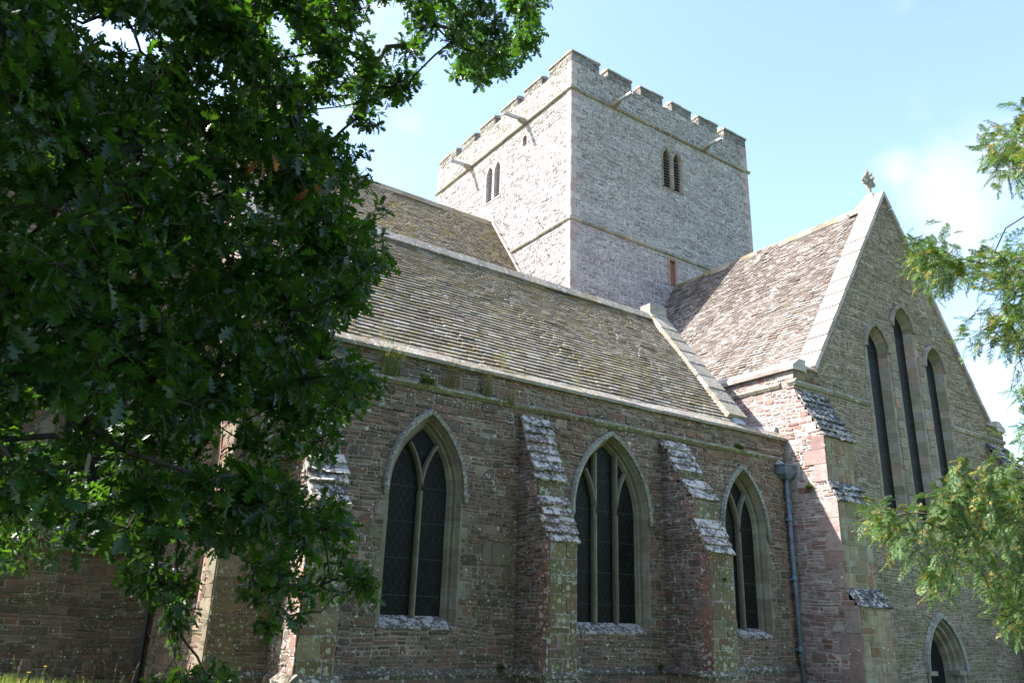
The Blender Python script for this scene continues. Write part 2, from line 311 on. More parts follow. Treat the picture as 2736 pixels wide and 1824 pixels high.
# ---------------------------------------------------------------- masonry
def hn(x, y):
    return math.sin(x*1.7+y*.9)+math.sin(x*.63-y*1.3+1.7)+.5*math.sin(x*3.9+y*2.3+.6)
def rubble(mb, O, U, V, N, v0, v1, bounds, holes=(), rh=(.13, .24), sl=(.2, .55), gap=.013, hh=(.006, .03), warp=.02, mm=1, smf=None, big=.22, octo=False):
    """irregular coursed rubble: every stone is a raised, slightly tilted block on a mortar bed"""
    O, U, V, N = map(Vector, (O, U, V, N))
    def P(u, v, h): return O + U*u + V*(v + warp*hn(u, v)*(0 if v > v1-.02 or v < v0+.02 else 1)) + N*h
    def blk(a, b, c, d):
        if b-a < .03 or d-c < .025: return
        g = gap/2*R.uniform(.6, 1.5); t = (R.random(), R.random(), R.random()); j = min(.018, (b-a)*.12, (d-c)*.14)
        q = lambda: R.uniform(-j, j)
        h0 = R.uniform(*hh); tu = R.uniform(-.008, .008); tv = R.uniform(-.006, .006)
        cor = [(a+g+q()*.5, c+g+q()*.5), (b-g+q()*.5, c+g+q()*.5), (b-g+q()*.5, d-g+q()*.5), (a+g+q()*.5, d-g+q()*.5)]
        ins = min(.012, (d-c)*.12)
        if octo:
            pl = []
            k_ = min((b-a), (d-c))
            for k, (x, y) in enumerate(cor):
                px, py = cor[k-1]; qx, qy = cor[(k+1) % 4]
                oc = .3 if octo is True else octo
                f1, f2 = R.uniform(.05, oc)*k_, R.uniform(.05, oc)*k_
                l1 = math.hypot(px-x, py-y); l2 = math.hypot(qx-x, qy-y)
                f1 = min(f1, l1*.35); f2 = min(f2, l2*.35)
                pl += [(x+(px-x)/l1*f1+q()*.3, y+(py-y)/l1*f1+q()*.3), (x+(qx-x)/l2*f2+q()*.3, y+(qy-y)/l2*f2+q()*.3)]
            cx, cy = (a+b)/2, (c+d)/2; m = 0 if smf is None else smf(cx, cy)
            base = [P(x, y, -.006) for x, y in pl]
            top = [P(x+(ins if x < cx else -ins), y+(ins if y < cy else -ins), h0+(tu if x > cx else -tu)+(tv if y > cy else -tv)) for x, y in pl]
            i = len(mb.v); mb.v.extend([tuple(p) for p in base+top])
            mb.f.append(tuple(range(i+8, i+16))); mb.m.append(m); mb.t.append(t)
            for k in range(8): mb.f.append((i+k, i+(k+1) % 8, i+8+(k+1) % 8, i+8+k)); mb.m.append(m); mb.t.append(t)
            return
        cx, cy = (a+b)/2, (c+d)/2
        base = [P(x, y, -.006) for x, y in cor]; top = []
        for k, (x, y) in enumerate(cor):
            xx = x + (ins if x < cx else -ins); yy = y + (ins if y < cy else -ins)
            top.append(P(xx+q()*.5, yy+q()*.4, h0 + (tu if x > cx else -tu) + (tv if y > cy else -tv)))
        m = 0 if smf is None else smf(cx, cy)
        i = len(mb.v); mb.v.extend([tuple(p) for p in base+top])
        for f in ((4, 5, 6, 7), (0, 1, 5, 4), (1, 2, 6, 5), (2, 3, 7, 6), (3, 0, 4, 7)):
            mb.f.append(tuple(i+k for k in f)); mb.m.append(m); mb.t.append(t)
    v = v0
    while v < v1-.015:
        H = R.uniform(*rh)
        if v1-(v+H) < .07: H = v1-v
        va, vb = v, v+H; v = vb
        bd = bounds(va, vb)
        if bd is None: continue
        iv = [bd]
        for h in holes:
            f = h(va, vb)
            if not f: continue
            nv = []
            for a, b in iv:
                if f[1] <= a or f[0] >= b: nv.append((a, b)); continue
                if f[0] > a+.02: nv.append((a, f[0]))
                if f[1] < b-.02: nv.append((f[1], b))
            iv = nv
        for a, b in iv:
            ns = max(1, int((b-a)/1.2)); tt = (R.random(), R.random(), R.random())
            for k in range(ns):
                ua, ub = a+(b-a)*k/ns, a+(b-a)*(k+1)/ns
                mb.face([P(ua, va, 0), P(ub, va, 0), P(ub, vb, 0), P(ua, vb, 0)], mm, (R.random(), R.random(), R.random()))
            x = a
            while x < b-.02:
                w = R.uniform(*sl)
                if b-(x+w) < sl[0]*.6: w = b-x
                if R.random() < big and w < .5: blk(x, x+w, va, vb)
                else:
                    f = va+H*R.uniform(.3, .7)
                    for (c, d) in ((va, f), (f, vb)):
                        if w > .26 and R.random() < .62:
                            s_ = x+w*R.uniform(.32, .68); blk(x, s_, c, d); blk(s_, x+w, c, d)
                        else: blk(x, x+w, c, d)
                x += w

def arch(w, zs, rise, w0=None, rise0=None, n=11):
    """half outline of a two-centred arch: list of (dx, z) from springing to apex; concentric with (w0, rise0)"""
    w0 = w0 or w; rise0 = rise0 or rise
    R0 = (w0*w0+rise0*rise0)/(2*w0); c = R0-w0; r = R0-(w0-w)
    a1 = math.acos(max(-1, min(1, c/r)))
    return [(r*math.cos(a1*k/n)-c, zs+r*math.sin(a1*k/n)) for k in range(n+1)]
def outline(cx, w, zb, zs, rise, w0=None, rise0=None, n=11):
    h = arch(w, zs, rise, w0, rise0, n)
    rj = random.Random(int(cx*977)); js = []; z = zb
    while z < zs-.45: z += rj.uniform(.22, .42); js.append(z)
    return [(cx-w, zb)] + [(cx-w, z) for z in js] + [(cx-x, z) for x, z in h] + [(cx+x, z) for x, z in h[::-1][1:]] + [(cx+w, z) for z in js[::-1]] + [(cx+w, zb)]
def arch_hole(cx, w, zb, zs, rise, grow=.0):
    R0 = (w*w+rise*rise)/(2*w); c = R0-w
    def f(va, vb):
        if vb <= zb or va >= zs+rise: return None
        z = max(va, zs)
        d = max(0, z-zs); hw = math.sqrt(max(0, R0*R0-d*d))-c
        if hw <= 0: return None
        return (cx-hw-grow, cx+hw+grow)
    return f
def rect_hole(a, b, z0, z1):
    return lambda va, vb: (a, b) if vb > z0 and va < z1 else None

class Frame:
    """local (u, depth-into-wall, z) to world"""
    def __init__(s, O, U, IN): s.O, s.U, s.I = Vector(O), Vector(U), Vector(IN)
    def __call__(s, u, d, z): return s.O + s.U*u + s.I*d + Vector((0, 0, z))

def loft(mb, fr, loops, m=0, tones=None, joint=0):
    """loops: list of (outline, depth)"""
    n = len(loops[0][0])
    tn = tones or [(R.random(), R.random(), R.random()) for _ in range(n)]
    nj = sum(1 for p in loops[0][0][1:] if abs(p[0]-loops[0][0][0][0]) < 1e-6)   # blocks up one jamb
    def grp(i):
        if i < nj: return i
        if i >= n-1-nj: return 30+n-1-i
        return 12+(i-nj)//2
    for (a, da), (b, db) in zip(loops, loops[1:]):
        for i in range(n-1):
            if joint:
                def sh(o, i0, i1): 
                    l = math.hypot(o[i1][0]-o[i0][0], o[i1][1]-o[i0][1]) or 1; f = joint/l
                    e0 = f if (i0 == 0 or grp(i0-1) != grp(i0)) else 0; e1 = f if (i1 >= n-1 or grp(i1) != grp(i0)) else 0
                    return [(o[i0][0]+(o[i1][0]-o[i0][0])*e0, o[i0][1]+(o[i1][1]-o[i0][1])*e0), (o[i1][0]+(o[i0][0]-o[i1][0])*e1, o[i1][1]+(o[i0][1]-o[i1][1])*e1)]
                a0, a1 = sh(a, i, i+1); b0, b1 = sh(b, i, i+1)
                mb.face([fr(a0[0], da, a0[1]), fr(a1[0], da, a1[1]), fr(b1[0], db, b1[1]), fr(b0[0], db, b0[1])], m, tn[grp(i) % len(tn)]); continue
            mb.face([fr(a[i][0], da, a[i][1]), fr(a[i+1][0], da, a[i+1][1]), fr(b[i+1][0], db, b[i+1][1]), fr(b[i][0], db, b[i][1])], m, tn[grp(i) % len(tn)])
def bar(mb, fr, pts, wid, d0, d1, m=0):
    """square bar along a 2D path in the window plane, with chamfered front"""
    L_ = []
    for i, p in enumerate(pts):
        a = pts[max(0, i-1)]; b = pts[min(len(pts)-1, i+1)]
        dx, dz = b[0]-a[0], b[1]-a[1]; l = math.hypot(dx, dz) or 1; L_.append((-dz/l, dx/l))
    prof = [(-wid/2, d1), (-wid/2, d0+.05), (-wid*.18, d0), (wid*.18, d0), (wid/2, d0+.05), (wid/2, d1)]
    t = (R.random(), R.random(), R.random())
    for i in range(len(pts)-1):
        for (o0, e0), (o1, e1) in zip(prof, prof[1:]):
            mb.face([fr(pts[i][0]+L_[i][0]*o0, e0, pts[i][1]+L_[i][1]*o0), fr(pts[i+1][0]+L_[i+1][0]*o0, e0, pts[i+1][1]+L_[i+1][1]*o0),
                     fr(pts[i+1][0]+L_[i+1][0]*o1, e1, pts[i+1][1]+L_[i+1][1]*o1), fr(pts[i][0]+L_[i][0]*o1, e1, pts[i][1]+L_[i][1]*o1)], m, t)

def window(parent, fr, cx, w, zb, zs, rise, depth=.3, gw=None, lights=2, sill=True, hood=True, stops=True, name='window', glass='glass', dress='ashlar', hoodm='hood', ring=.045, steps=True, sillm='cap', bw=.085):
    gw = gw or w-.22
    zj = zb-.2 if sill else zb
    ol = lambda ww, z_=None: outline(cx, ww, zj if z_ is None else z_, zs, rise, w, rise)
    tn = [(R.random(), R.random(), R.random()) for _ in range(61)]
    mb = MB()
    k = (w-gw)
    loops = [(ol(w+ring), -.012), (ol(w), -.014), (ol(w-k*.3), depth*.3)]
    if steps: loops += [(ol(w-k*.42), depth*.3), (ol(w-k*.55), depth*.62), (ol(w-k*.72), depth*.66), (ol(gw), depth*.98)]
    else: loops += [(ol(gw), depth*.98)]
    loft(mb, fr, loops, 0, tn, .004)
    loft(mb, fr, [(ol(w+ring), .004)]+[(ol(x), dq+.008) for x, dq in ((w+.008, 0.), (gw+.03, depth*.99))], 0, [(.1, .1, .1)]*61)
    # jamb stones, long and short, flush with the wall face
    z = zb
    while z < zs-.05:
        h = R.uniform(.24, .42); h = min(h, zs-z)
        for s in (-1, 1):
            e = ring+R.choice((.05, .12, .24))*R.uniform(.7, 1.1)
            a, b = cx+s*(w+ring-.012), cx+s*(w+e)
            if e > ring+.03: 
                q = [fr(min(a, b), -.014, z+.006), fr(max(a, b), -.014, z+.006), fr(max(a, b), -.014, z+h-.006), fr(min(a, b), -.014, z+h-.006)]
                q2 = [p+fr.I*.03 for p in q]; mb.hexa(q2+q)
        z += h
    o = mb.build(name, [M[dress]], parent)
    g = MB(); pts = ol(gw+.01, zb)
    ctr = fr(cx, depth, (zb+zs)/2)
    for i in range(len(pts)-1): g.face([fr(pts[i][0], depth, pts[i][1]), fr(pts[i+1][0], depth, pts[i+1][1]), ctr], 0, (.5, .5, .5))
    g.face([fr(pts[-1][0], depth, pts[-1][1]), fr(pts[0][0], depth, pts[0][1]), ctr], 0, (.5, .5, .5))
    g.build('pane', [M[glass]], o)
    if lights > 1:
        t = MB(); h = arch(gw, zs, rise, w, rise, 14)
        R0 = (w*w+rise*rise)/(2*w); c = R0-w; r = R0-(w-gw)
        dd = (depth-.15, depth-.005)
        if lights == 2:
            bar(t, fr, [(cx, zb), (cx, zs)], bw, *dd)
            for s in (-1, 1):   # from the mullion outwards, parallel to the main arc
                pa = []
                for i in range(40):
                    a = i*.03; x = r*math.cos(a)-c-gw; zz = zs+r*math.sin(a)     # offset of arc, moves inwards
                    X = cx+s*(-x)
                    hw = math.sqrt(max(0, r*r-(zz-zs)**2))-c
                    if abs(X-cx) > hw: break
                    pa.append((X, zz))
                bar(t, fr, pa, bw*.9, *dd)
        else:
            m3 = gw/3
            for s in (-1, 1):
                zt = zs+math.sqrt(max(0, r*r-(c+m3)**2))
                bar(t, fr, [(cx+s*m3, zb), (cx+s*m3, zs), (cx+s*m3, zt)], bw, *dd)
                pa = []
                for i in range(40):
                    a = i*.03; x = r*math.cos(a)-c-gw; zz = zs+.02+r*math.sin(a)
                    X = cx+s*(m3-x); hw = math.sqrt(max(0, r*r-(zz-zs)**2))-c
                    if abs(X-cx) > hw: break
                    pa.append((X, zz))
                bar(t, fr, pa, bw*.85, *dd)
        t.build('tracery', [M['ashlar']], o)
    if hood:
        hm = MB(); a = w+.015
        def arcs(ww): return outline(cx, ww, zs, zs, rise, w, rise, 16)[1:-1]
        loft(hm, fr, [(arcs(a), .0), (arcs(a), -.09), (arcs(a+.07), -.115), (arcs(a+.105), -.06), (arcs(a+.12), .0)])
        ho = hm.build('hood_mould', [M[hoodm]], o)
        if stops:
            for s in (-1, 1):
                st = MB(); 
                p = fr(cx+s*(a+.06), -.06, zs-.05)
                for q in range(3):
                    st.tube([p+Vector((0, 0, .07-.05*q)), p+Vector((0, 0, .02-.05*q)), p+Vector((0, 0, -.03-.05*q))], [.05-.005*q, .085-.016*q, .035-.005*q], 8)
                st.build('label_stop', [M[hoodm]], ho, smooth=True)
    if sill:
        s_ = MB(); a, b = cx-w-.06, cx+w+.06
        n = 3
        for k2 in range(n):
            u0, u1 = a+(b-a)*k2/n+.004, a+(b-a)*(k2+1)/n-.004
            s_.hexa([fr(u0, -.02, zb-.22), fr(u1, -.02, zb-.22), fr(u1, depth, zb-.22), fr(u0, depth, zb-.22),
                     fr(u0, -.03, zb-.17), fr(u1, -.03, zb-.17), fr(u1, depth, zb+.015), fr(u0, depth, zb+.015)])
        s_.build('sill', [M[sillm]], o)
    return o

def moulding(mb, A, B, out, prof, seg=.75, j=.006, m=0):
    """stone moulding in separate lengths from A to B; prof = (projection, height) polygon"""
    A, B, out = Vector(A), Vector(B), Vector(out); L_ = (B-A).length; d = (B-A)/L_; x = 0
    while x < L_-.01:
        w = R.uniform(.6, 1.4)*seg
        if L_-(x+w) < .3: w = L_-x
        o = out*R.uniform(-j, j)+Vector((0, 0, R.uniform(-j, j))); t = (R.random(), R.random(), R.random())
        a, b = A+d*(x+.003)+o, A+d*(x+w-.003)+o
        pa = [a+out*p+Vector((0, 0, h)) for p, h in prof]; pb = [b+out*p+Vector((0, 0, h)) for p, h in prof]
        for i in range(len(prof)): k = (i+1) % len(prof); mb.face([pa[i], pb[i], pb[k], pa[k]], m, t)
        mb.face(pa[::-1], m, t); mb.face(pb, m, t); x += w

def tiles(mb, O, U, V, N, u0, u1, vlen, pitch=(.14, .10), tw=(.16, .34), th=(.018, .032), lift=.012, clip=None, sag=.012, jit=1.):
    """courses of overlapping stone tiles, each a slab of its own"""
    O, U, V, N = map(Vector, (O, U, V, N)); v = 0
    while v < vlen:
        p = pitch[0]+(pitch[1]-pitch[0])*v/vlen; x = u0-R.uniform(0, .2)
        while x < u1:
            w = R.uniform(*tw); a, b = max(x, u0), min(x+w, u1); x += w
            if b-a < .03: continue
            if clip and not clip((a+b)/2, v): continue
            t = R.uniform(*th)*(1.25 if R.random() < .06*jit else 1); j = R.uniform(-.014, .014)*jit; g = .003; s = R.uniform(-.006, .006)*jit
            sg = sag*hn(a*.9, v*.8)
            L_ = p*1.35; tn = (R.random(), R.random(), R.random())
            def P(uu, vv, h): return O+U*uu+V*vv+N*(h+sg)
            lo0 = lift+R.uniform(0, .006)*jit+(R.uniform(.0, .02) if R.random() < .05*jit else 0)
            c0 = [(a+g, v+j+s, lo0), (b-g, v+j-s, lo0), (b-g, v+L_, .0), (a+g, v+L_, .0)]
            bot = [P(*q) for q in c0]; top = [P(q[0], q[1], q[2]+(t if k_ < 2 else .003)) for k_, q in enumerate(c0)]
            i = len(mb.v); mb.v.extend([tuple(q) for q in bot+top])
            for f in ((4, 5, 6, 7), (0, 1, 5, 4), (1, 2, 6, 5), (3, 0, 4, 7)):
                mb.f.append(tuple(i+k for k in f)); mb.m.append(0); mb.t.append(tn)
        v += p

def quoins(mb, O, U, N, z0, z1, h=(.26, .42), wa=.5, wb=.28, m=0, proud=.02, width=None):
    """dressed corner stones, long and short alternating, from the corner along U"""
    O, U, N = Vector(O), Vector(U), Vector(N); z = z0; k = 0
    while z < z1-.05:
        hh_ = min(R.uniform(*h), z1-z); w = (wa if k % 2 else wb)*R.uniform(.85, 1.12)
        if width: w = min(w, width(z))
        a = O+Vector((0, 0, z+.005)); b = O+Vector((0, 0, z+hh_-.005)); e = N*(proud+R.uniform(-.004, .006))
        mb.hexa([a-N*.02, a+U*w-N*.02, b+U*w-N*.02, b-N*.02, a+e, a+U*w+e, b+U*w+e, b+e][:8], m)
        z += hh_; k += 1

def stepped_cap(mb, x0, x1, y0, prof, n, th=.09, over=.05, out=-1):
    """courses of weathering slabs down a buttress slope; prof = ((depth, z) top, (depth, z) bottom); y = y0 - depth"""
    (d0, z0), (d1, z1) = prof
    for k in range(n):
        a, b = k/n, (k+1)/n
        da, za = d0+(d1-d0)*a, z0+(z1-z0)*a; db, zb_ = d0+(d1-d0)*b, z0+(z1-z0)*b
        e = over*R.uniform(.6, 1.2); l = math.hypot(db-da, zb_-za); nx, nz = -(zb_-za)/l, (db-da)/l
        tt = th*R.uniform(.7, 1.5)
        X0, X1 = x0-.03-R.uniform(0, .06), x1+.02+R.uniform(0, .05)
        xs = [X0, X1] if R.random() < .5 else [X0, X0+(X1-X0)*R.uniform(.35, .65), X1]
        for xa, xb in zip(xs, xs[1:]):
            xa += .004; xb -= .004; q = R.uniform(-.012, .012)
            pts = [(da-.02, za), (db+e*.9+q, zb_-e*.55), (db+e*.9+q+nx*tt, zb_-e*.55+nz*tt), (da+nx*tt*.35, za+nz*tt*.35)]
            jj = lambda: R.uniform(-.02, .02)
            mb.hexa([(xa+jj(), y0-p+jj(), z+jj()) for p, z in pts]+[(xb+jj(), y0-p+jj(), z+jj()) for p, z in pts])

# ---------------------------------------------------------------- the church
XT0, XT1, YT0, YT1 = 18.8, 30.7, 9.62, 21.75
XL, XR, YG = 18.94, 31.06, -.5
XD = 3.75
church = empty('church', (20, 8, -1.6), 'large medieval stone church with square battlemented tower, steep stone roofs and pointed windows', 'church')

def tower():
    mb = MB()
    # openings
    br = [arch_hole(24.71, .27, 19.6, 21.2, .52, .1), arch_hole(25.385, .25, 19.62, 21.2, .52, .1), rect_hole(24.58, 25.04, 14.55, 15.82)]
    bl = [arch_hole(16.23, .28, 19.72, 21.2, .5, .08), arch_hole(15.51, .26, 19.7, 21.2, .5, .08), arch_hole(13.19, .17, 21.45, 21.8, .18, .03)]
    z_s = 16.16; kw = dict(rh=(.10, .19), sl=(.14, .46), gap=.028, hh=(.0, .018))
    F = dict(O=(0, YT0, 0), U=(1, 0, 0), V=(0, 0, 1), N=(0, -1, 0))
    G = dict(O=(XT0, 0, 0), U=(0, 1, 0), V=(0, 0, 1), N=(-1, 0, 0))
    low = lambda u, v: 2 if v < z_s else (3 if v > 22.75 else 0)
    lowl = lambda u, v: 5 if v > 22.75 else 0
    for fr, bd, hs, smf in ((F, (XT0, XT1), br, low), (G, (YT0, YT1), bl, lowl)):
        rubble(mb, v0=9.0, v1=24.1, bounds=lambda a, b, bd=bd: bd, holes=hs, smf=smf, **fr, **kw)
    # far faces and roof slab
    mb.face([(XT1, YT0, 8), (XT1, YT1, 8), (XT1, YT1, 24.1), (XT1, YT0, 24.1)], 1)
    mb.face([(XT0, YT1, 8), (XT0, YT1, 24.1), (XT1, YT1, 24.1), (XT1, YT1, 8)], 1)
    mb.face([(XT0, YT0, 23.2), (XT1, YT0, 23.2), (XT1, YT1, 23.2), (XT0, YT1, 23.2)], 1)
    # inner parapet faces and walk-top
    i = .5
    for a, b in (((XT0+i, YT0+i), (XT1-i, YT0+i)), ((XT1-i, YT0+i), (XT1-i, YT1-i)), ((XT1-i, YT1-i), (XT0+i, YT1-i)), ((XT0+i, YT1-i), (XT0+i, YT0+i))):
        mb.face([(a[0], a[1], 23), (b[0], b[1], 23), (b[0], b[1], 24.1), (a[0], a[1], 24.1)], 3)
    for a, b, c, d in ((XT0, XT1, YT0, YT0+i), (XT0, XT1, YT1-i, YT1), (XT0, XT0+i, YT0+i, YT1-i), (XT1-i, XT1, YT0+i, YT1-i)):
        mb.face([(a, c, 24.1), (b, c, 24.1), (b, d, 24.1), (a, d, 24.1)], 3)
    # corner stones
    for (O, U, N) in (((XT0, YT0, 0), (1, 0, 0), (0, -1, 0)), ((XT1, YT0, 0), (-1, 0, 0), (0, -1, 0)), ((XT0, YT1, 0), (0, -1, 0), (-1, 0, 0)), ((XT0, YT0, 0), (0, 1, 0), (-1, 0, 0))):
        quoins(mb, O, U, N, 9.0, 24.1, wa=.52, wb=.3, m=4, proud=.024)
    tw = mb.build('tower', [M['tower'], M['tower_mortar'], M['tower_low'], M['tower_top'], M['tower_q'], M['tower_mid']], church)
    # string courses
    st = MB()
    for z, p in ((22.62, .12), (z_s-.08, .09)):
        st = MB()
        prof = [(-.02, -.08), (p*.55, -.08), (p, -.02), (p, .04), (-.02, .15)]
        moulding(st, (XT0-p, YT0, z), (XT1+p, YT0, z), (0, -1, 0), prof)
        moulding(st, (XT0, YT1+p, z), (XT0, YT0-p, z), (-1, 0, 0), prof)
        st.build('string_course', [M['tstring']], tw)
    # merlons
    def merlon(x0, x1, y0, y1, capdir):
        m = MB(); zb, zt = 24.1, 24.56+R.uniform(-.035, .03); x0 += R.uniform(-.02, .02)*(capdir == 0 and x0 > XT0+.1)
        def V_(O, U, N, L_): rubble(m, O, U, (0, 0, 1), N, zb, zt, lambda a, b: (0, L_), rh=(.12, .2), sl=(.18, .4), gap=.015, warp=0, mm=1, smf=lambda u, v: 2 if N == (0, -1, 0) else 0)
        V_((x0, y0, 0), (1, 0, 0), (0, -1, 0), x1-x0); V_((x0, y0, 0), (0, 1, 0), (-1, 0, 0), y1-y0)
        m.face([(x1, y0, zb), (x1, y1, zb), (x1, y1, zt), (x1, y0, zt)], 1); m.face([(x0, y1, zb), (x0, y1, zt), (x1, y1, zt), (x1, y1, zb)], 1)
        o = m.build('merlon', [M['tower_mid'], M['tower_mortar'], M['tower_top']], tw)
        c = MB()
        n = max(2, int(max(x1-x0, y1-y0)/.65)); alongx = (x1-x0) > (y1-y0)
        e = .05
        for k in range(n):
            if alongx:
                a, b = x0-e+(x1-x0+2*e)*k/n+.004, x0-e+(x1-x0+2*e)*(k+1)/n-.004
                q = R.uniform(-.022, .022); e = .05+R.uniform(-.02, .02)
                pr = [(y0-e, zt), (y0-e, zt+.09+q), ((y0+y1)/2, zt+.21+q), (y1+e, zt+.1+q), (y1+e, zt)]
                A = [(a, y, z) for y, z in pr]; B = [(b, y, z) for y, z in pr]
            else:
                a, b = y0-e+(y1-y0+2*e)*k/n+.004, y0-e+(y1-y0+2*e)*(k+1)/n-.004
                q = R.uniform(-.022, .022); e = .05+R.uniform(-.02, .02)
                pr = [(x0-e, zt), (x0-e, zt+.09+q), ((x0+x1)/2, zt+.21+q), (x1+e, zt+.1+q), (x1+e, zt)]
                A = [(x, a, z) for x, z in pr]; B = [(x, b, z) for x, z in pr]
            t = (R.random(), R.random(), R.random())
            for i2 in range(5):
                k2 = (i2+1) % 5; c.face([A[i2], B[i2], B[k2], A[k2]], 0, t)
            c.face(A, 0, t); c.face(B, 0, t)
        c.build('coping', [M['tstring']], o)
    i = .5
    for a, b in ((18.8, 20.45), (20.98, 22.48), (23.05, 24.55), (25.18, 26.55), (27.1, 28.5), (29.02, 30.7)):
        merlon(a, b, YT0, YT0+i, 0); merlon(a, b, YT1-i, YT1, 0)
    for a, b in ((YT0+i, 11.28), (11.92, 13.29), (13.93, 15.37), (15.98, 17.34), (17.94, 19.25), (19.86, YT1-i)):
        merlon(XT0, XT0+i, a, b, 1); merlon(XT1-i, XT1, a, b, 1)
    # waterspouts
    for p, d in (((21.25, YT0, 22.62), (0, -1, 0)), ((27.25, YT0, 22.62), (0, -1, 0)), ((XT0, 13.1, 22.62), (-1, 0, 0)), ((XT0, 18.1, 22.5), (-1, 0, 0))):
        m = MB(); P = Vector(p); D = Vector(d); S_ = D.cross(Vector((0, 0, 1)))
        def sec(t, w, z0, z1): q = P+D*t; return [q-S_*w+Vector((0, 0, z0)), q+S_*w+Vector((0, 0, z0)), q+S_*w+Vector((0, 0, z1)), q-S_*w+Vector((0, 0, z1))]
        m.hexa(sec(-.1, .13, -.12, .16)+sec(.48, .10, .0, .15))
        o = m.build('waterspout', [M['wood']], tw)
        t = MB()
        for w0, w1 in ((-.075, -.055), (.055, .075)):
            def s2(t_, z0, z1, a=w0, b=w1): q = P+D*t_; return [q+S_*a+Vector((0, 0, z0)), q+S_*b+Vector((0, 0, z0)), q+S_*b+Vector((0, 0, z1)), q+S_*a+Vector((0, 0, z1))]
            t.hexa(s2(.4, .05, .17)+s2(1.32, -.02, .10))
        def s3(t_, z0, z1): q = P+D*t_; return [q-S_*.055+Vector((0, 0, z0)), q+S_*.055+Vector((0, 0, z0)), q+S_*.055+Vector((0, 0, z1)), q-S_*.055+Vector((0, 0, z1))]
        t.hexa(s3(.4, .05, .075)+s3(1.32, -.02, .005))
        t.build('lead_trough', [M['lead']], o)
    return tw
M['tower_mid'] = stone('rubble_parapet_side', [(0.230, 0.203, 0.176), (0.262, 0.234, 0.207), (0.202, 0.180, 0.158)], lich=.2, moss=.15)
M['bq'] = stone('red_lichened_quoin', [(.22, .12, .095), (.25, .155, .125), (.19, .10, .08)], lich=.50, lcol=(.56, .53, .48), lscale=8)
M['side_q'] = stone('pink_quoin_stone', [(.275, .21, .195), (.30, .24, .225), (.24, .165, .15), (.31, .27, .25)], lich=.25)
M['tower_q'] = stone('tower_quoin', [(.36, .30, .28), (.40, .35, .32), (.33, .25, .23), (.38, .33, .31)], lich=.05, var=.2)
tw = tower()

def belfry(fr, cs, zb, zs, rise, dress):
    mb = MB(); todo = []; dep = .3
    for cx, w in cs:
        ol = lambda ww: outline(cx, ww, zb, zs, rise, w, rise)
        loft(mb, fr, [(ol(w+.13), -.02), (ol(w), -.022), (ol(w-.04), .06), (ol(w-.04), dep)])
        g = MB(); lv = MB(); todo.append((g, lv)); pts = ol(w-.03); ctr = fr(cx, dep, (zb+zs)/2)
        for a, b in zip(pts, pts[1:]): g.face([fr(a[0], dep, a[1]), fr(b[0], dep, b[1]), ctr])
        g.face([fr(pts[-1][0], dep, pts[-1][1]), fr(pts[0][0], dep, pts[0][1]), ctr])
        n = 11
        for k in range(n):
            z = zb+.04+(zs-zb+.1)*k/n; h = .12
            w2 = w-.045
            lv.hexa([fr(cx-w2, .06, z), fr(cx+w2, .06, z), fr(cx+w2, .22, z+.09), fr(cx-w2, .22, z+.09),
                     fr(cx-w2, .06, z+.025), fr(cx+w2, .06, z+.025), fr(cx+w2, .22, z+.115), fr(cx-w2, .22, z+.115)])
        mb.hexa([fr(cx-w-.1, -.03, zb-.12), fr(cx+w+.1, -.03, zb-.12), fr(cx+w+.1, dep, zb-.12), fr(cx-w-.1, dep, zb-.12),
                 fr(cx-w-.1, -.03, zb-.05), fr(cx+w+.1, -.03, zb-.05), fr(cx+w+.1, dep, zb+.01), fr(cx-w-.1, dep, zb+.01)])
    o = mb.build('belfry_window', [M[dress]], church)
    for g, lv in todo: g.build('dark_opening', [M['dark']], o); lv.build('louvres', [M['louvre']], o)
FT = Frame((0, YT0, 0), (1, 0, 0), (0, 1, 0)); FTL = Frame((XT0, 0, 0), (0, 1, 0), (1, 0, 0))
belfry(FT, ((24.71, .27), (25.385, .25)), 19.6, 21.2, .52, 'ashlar_mix')
belfry(FTL, ((16.23, .28), (15.51, .26)), 19.72, 21.2, .5, 'tower_q')
window(church, FTL, 13.19, .17, 21.45, 21.8, .18, depth=.16, gw=.13, lights=1, sill=False, hood=False, name='slit_window', glass='dark', dress='tower_q', ring=.08, steps=False)
m = MB()
for a, b, c, d in ((24.5, 24.62, 14.5, 15.9), (25.0, 25.14, 14.5, 15.9), (24.62, 25.0, 15.78, 15.92)):
    m.box(a, b, YT0-.03, YT0+.2, c, d)
o = m.build('roof_door_frame', [M['ashlar_red']], church)
m = MB()
for k in range(4): m.box(24.62+.095*k+.003, 24.62+.095*(k+1)-.003, YT0+.1, YT0+.14, 14.5, 15.78)
m.build('door', [M['reddoor']], o)

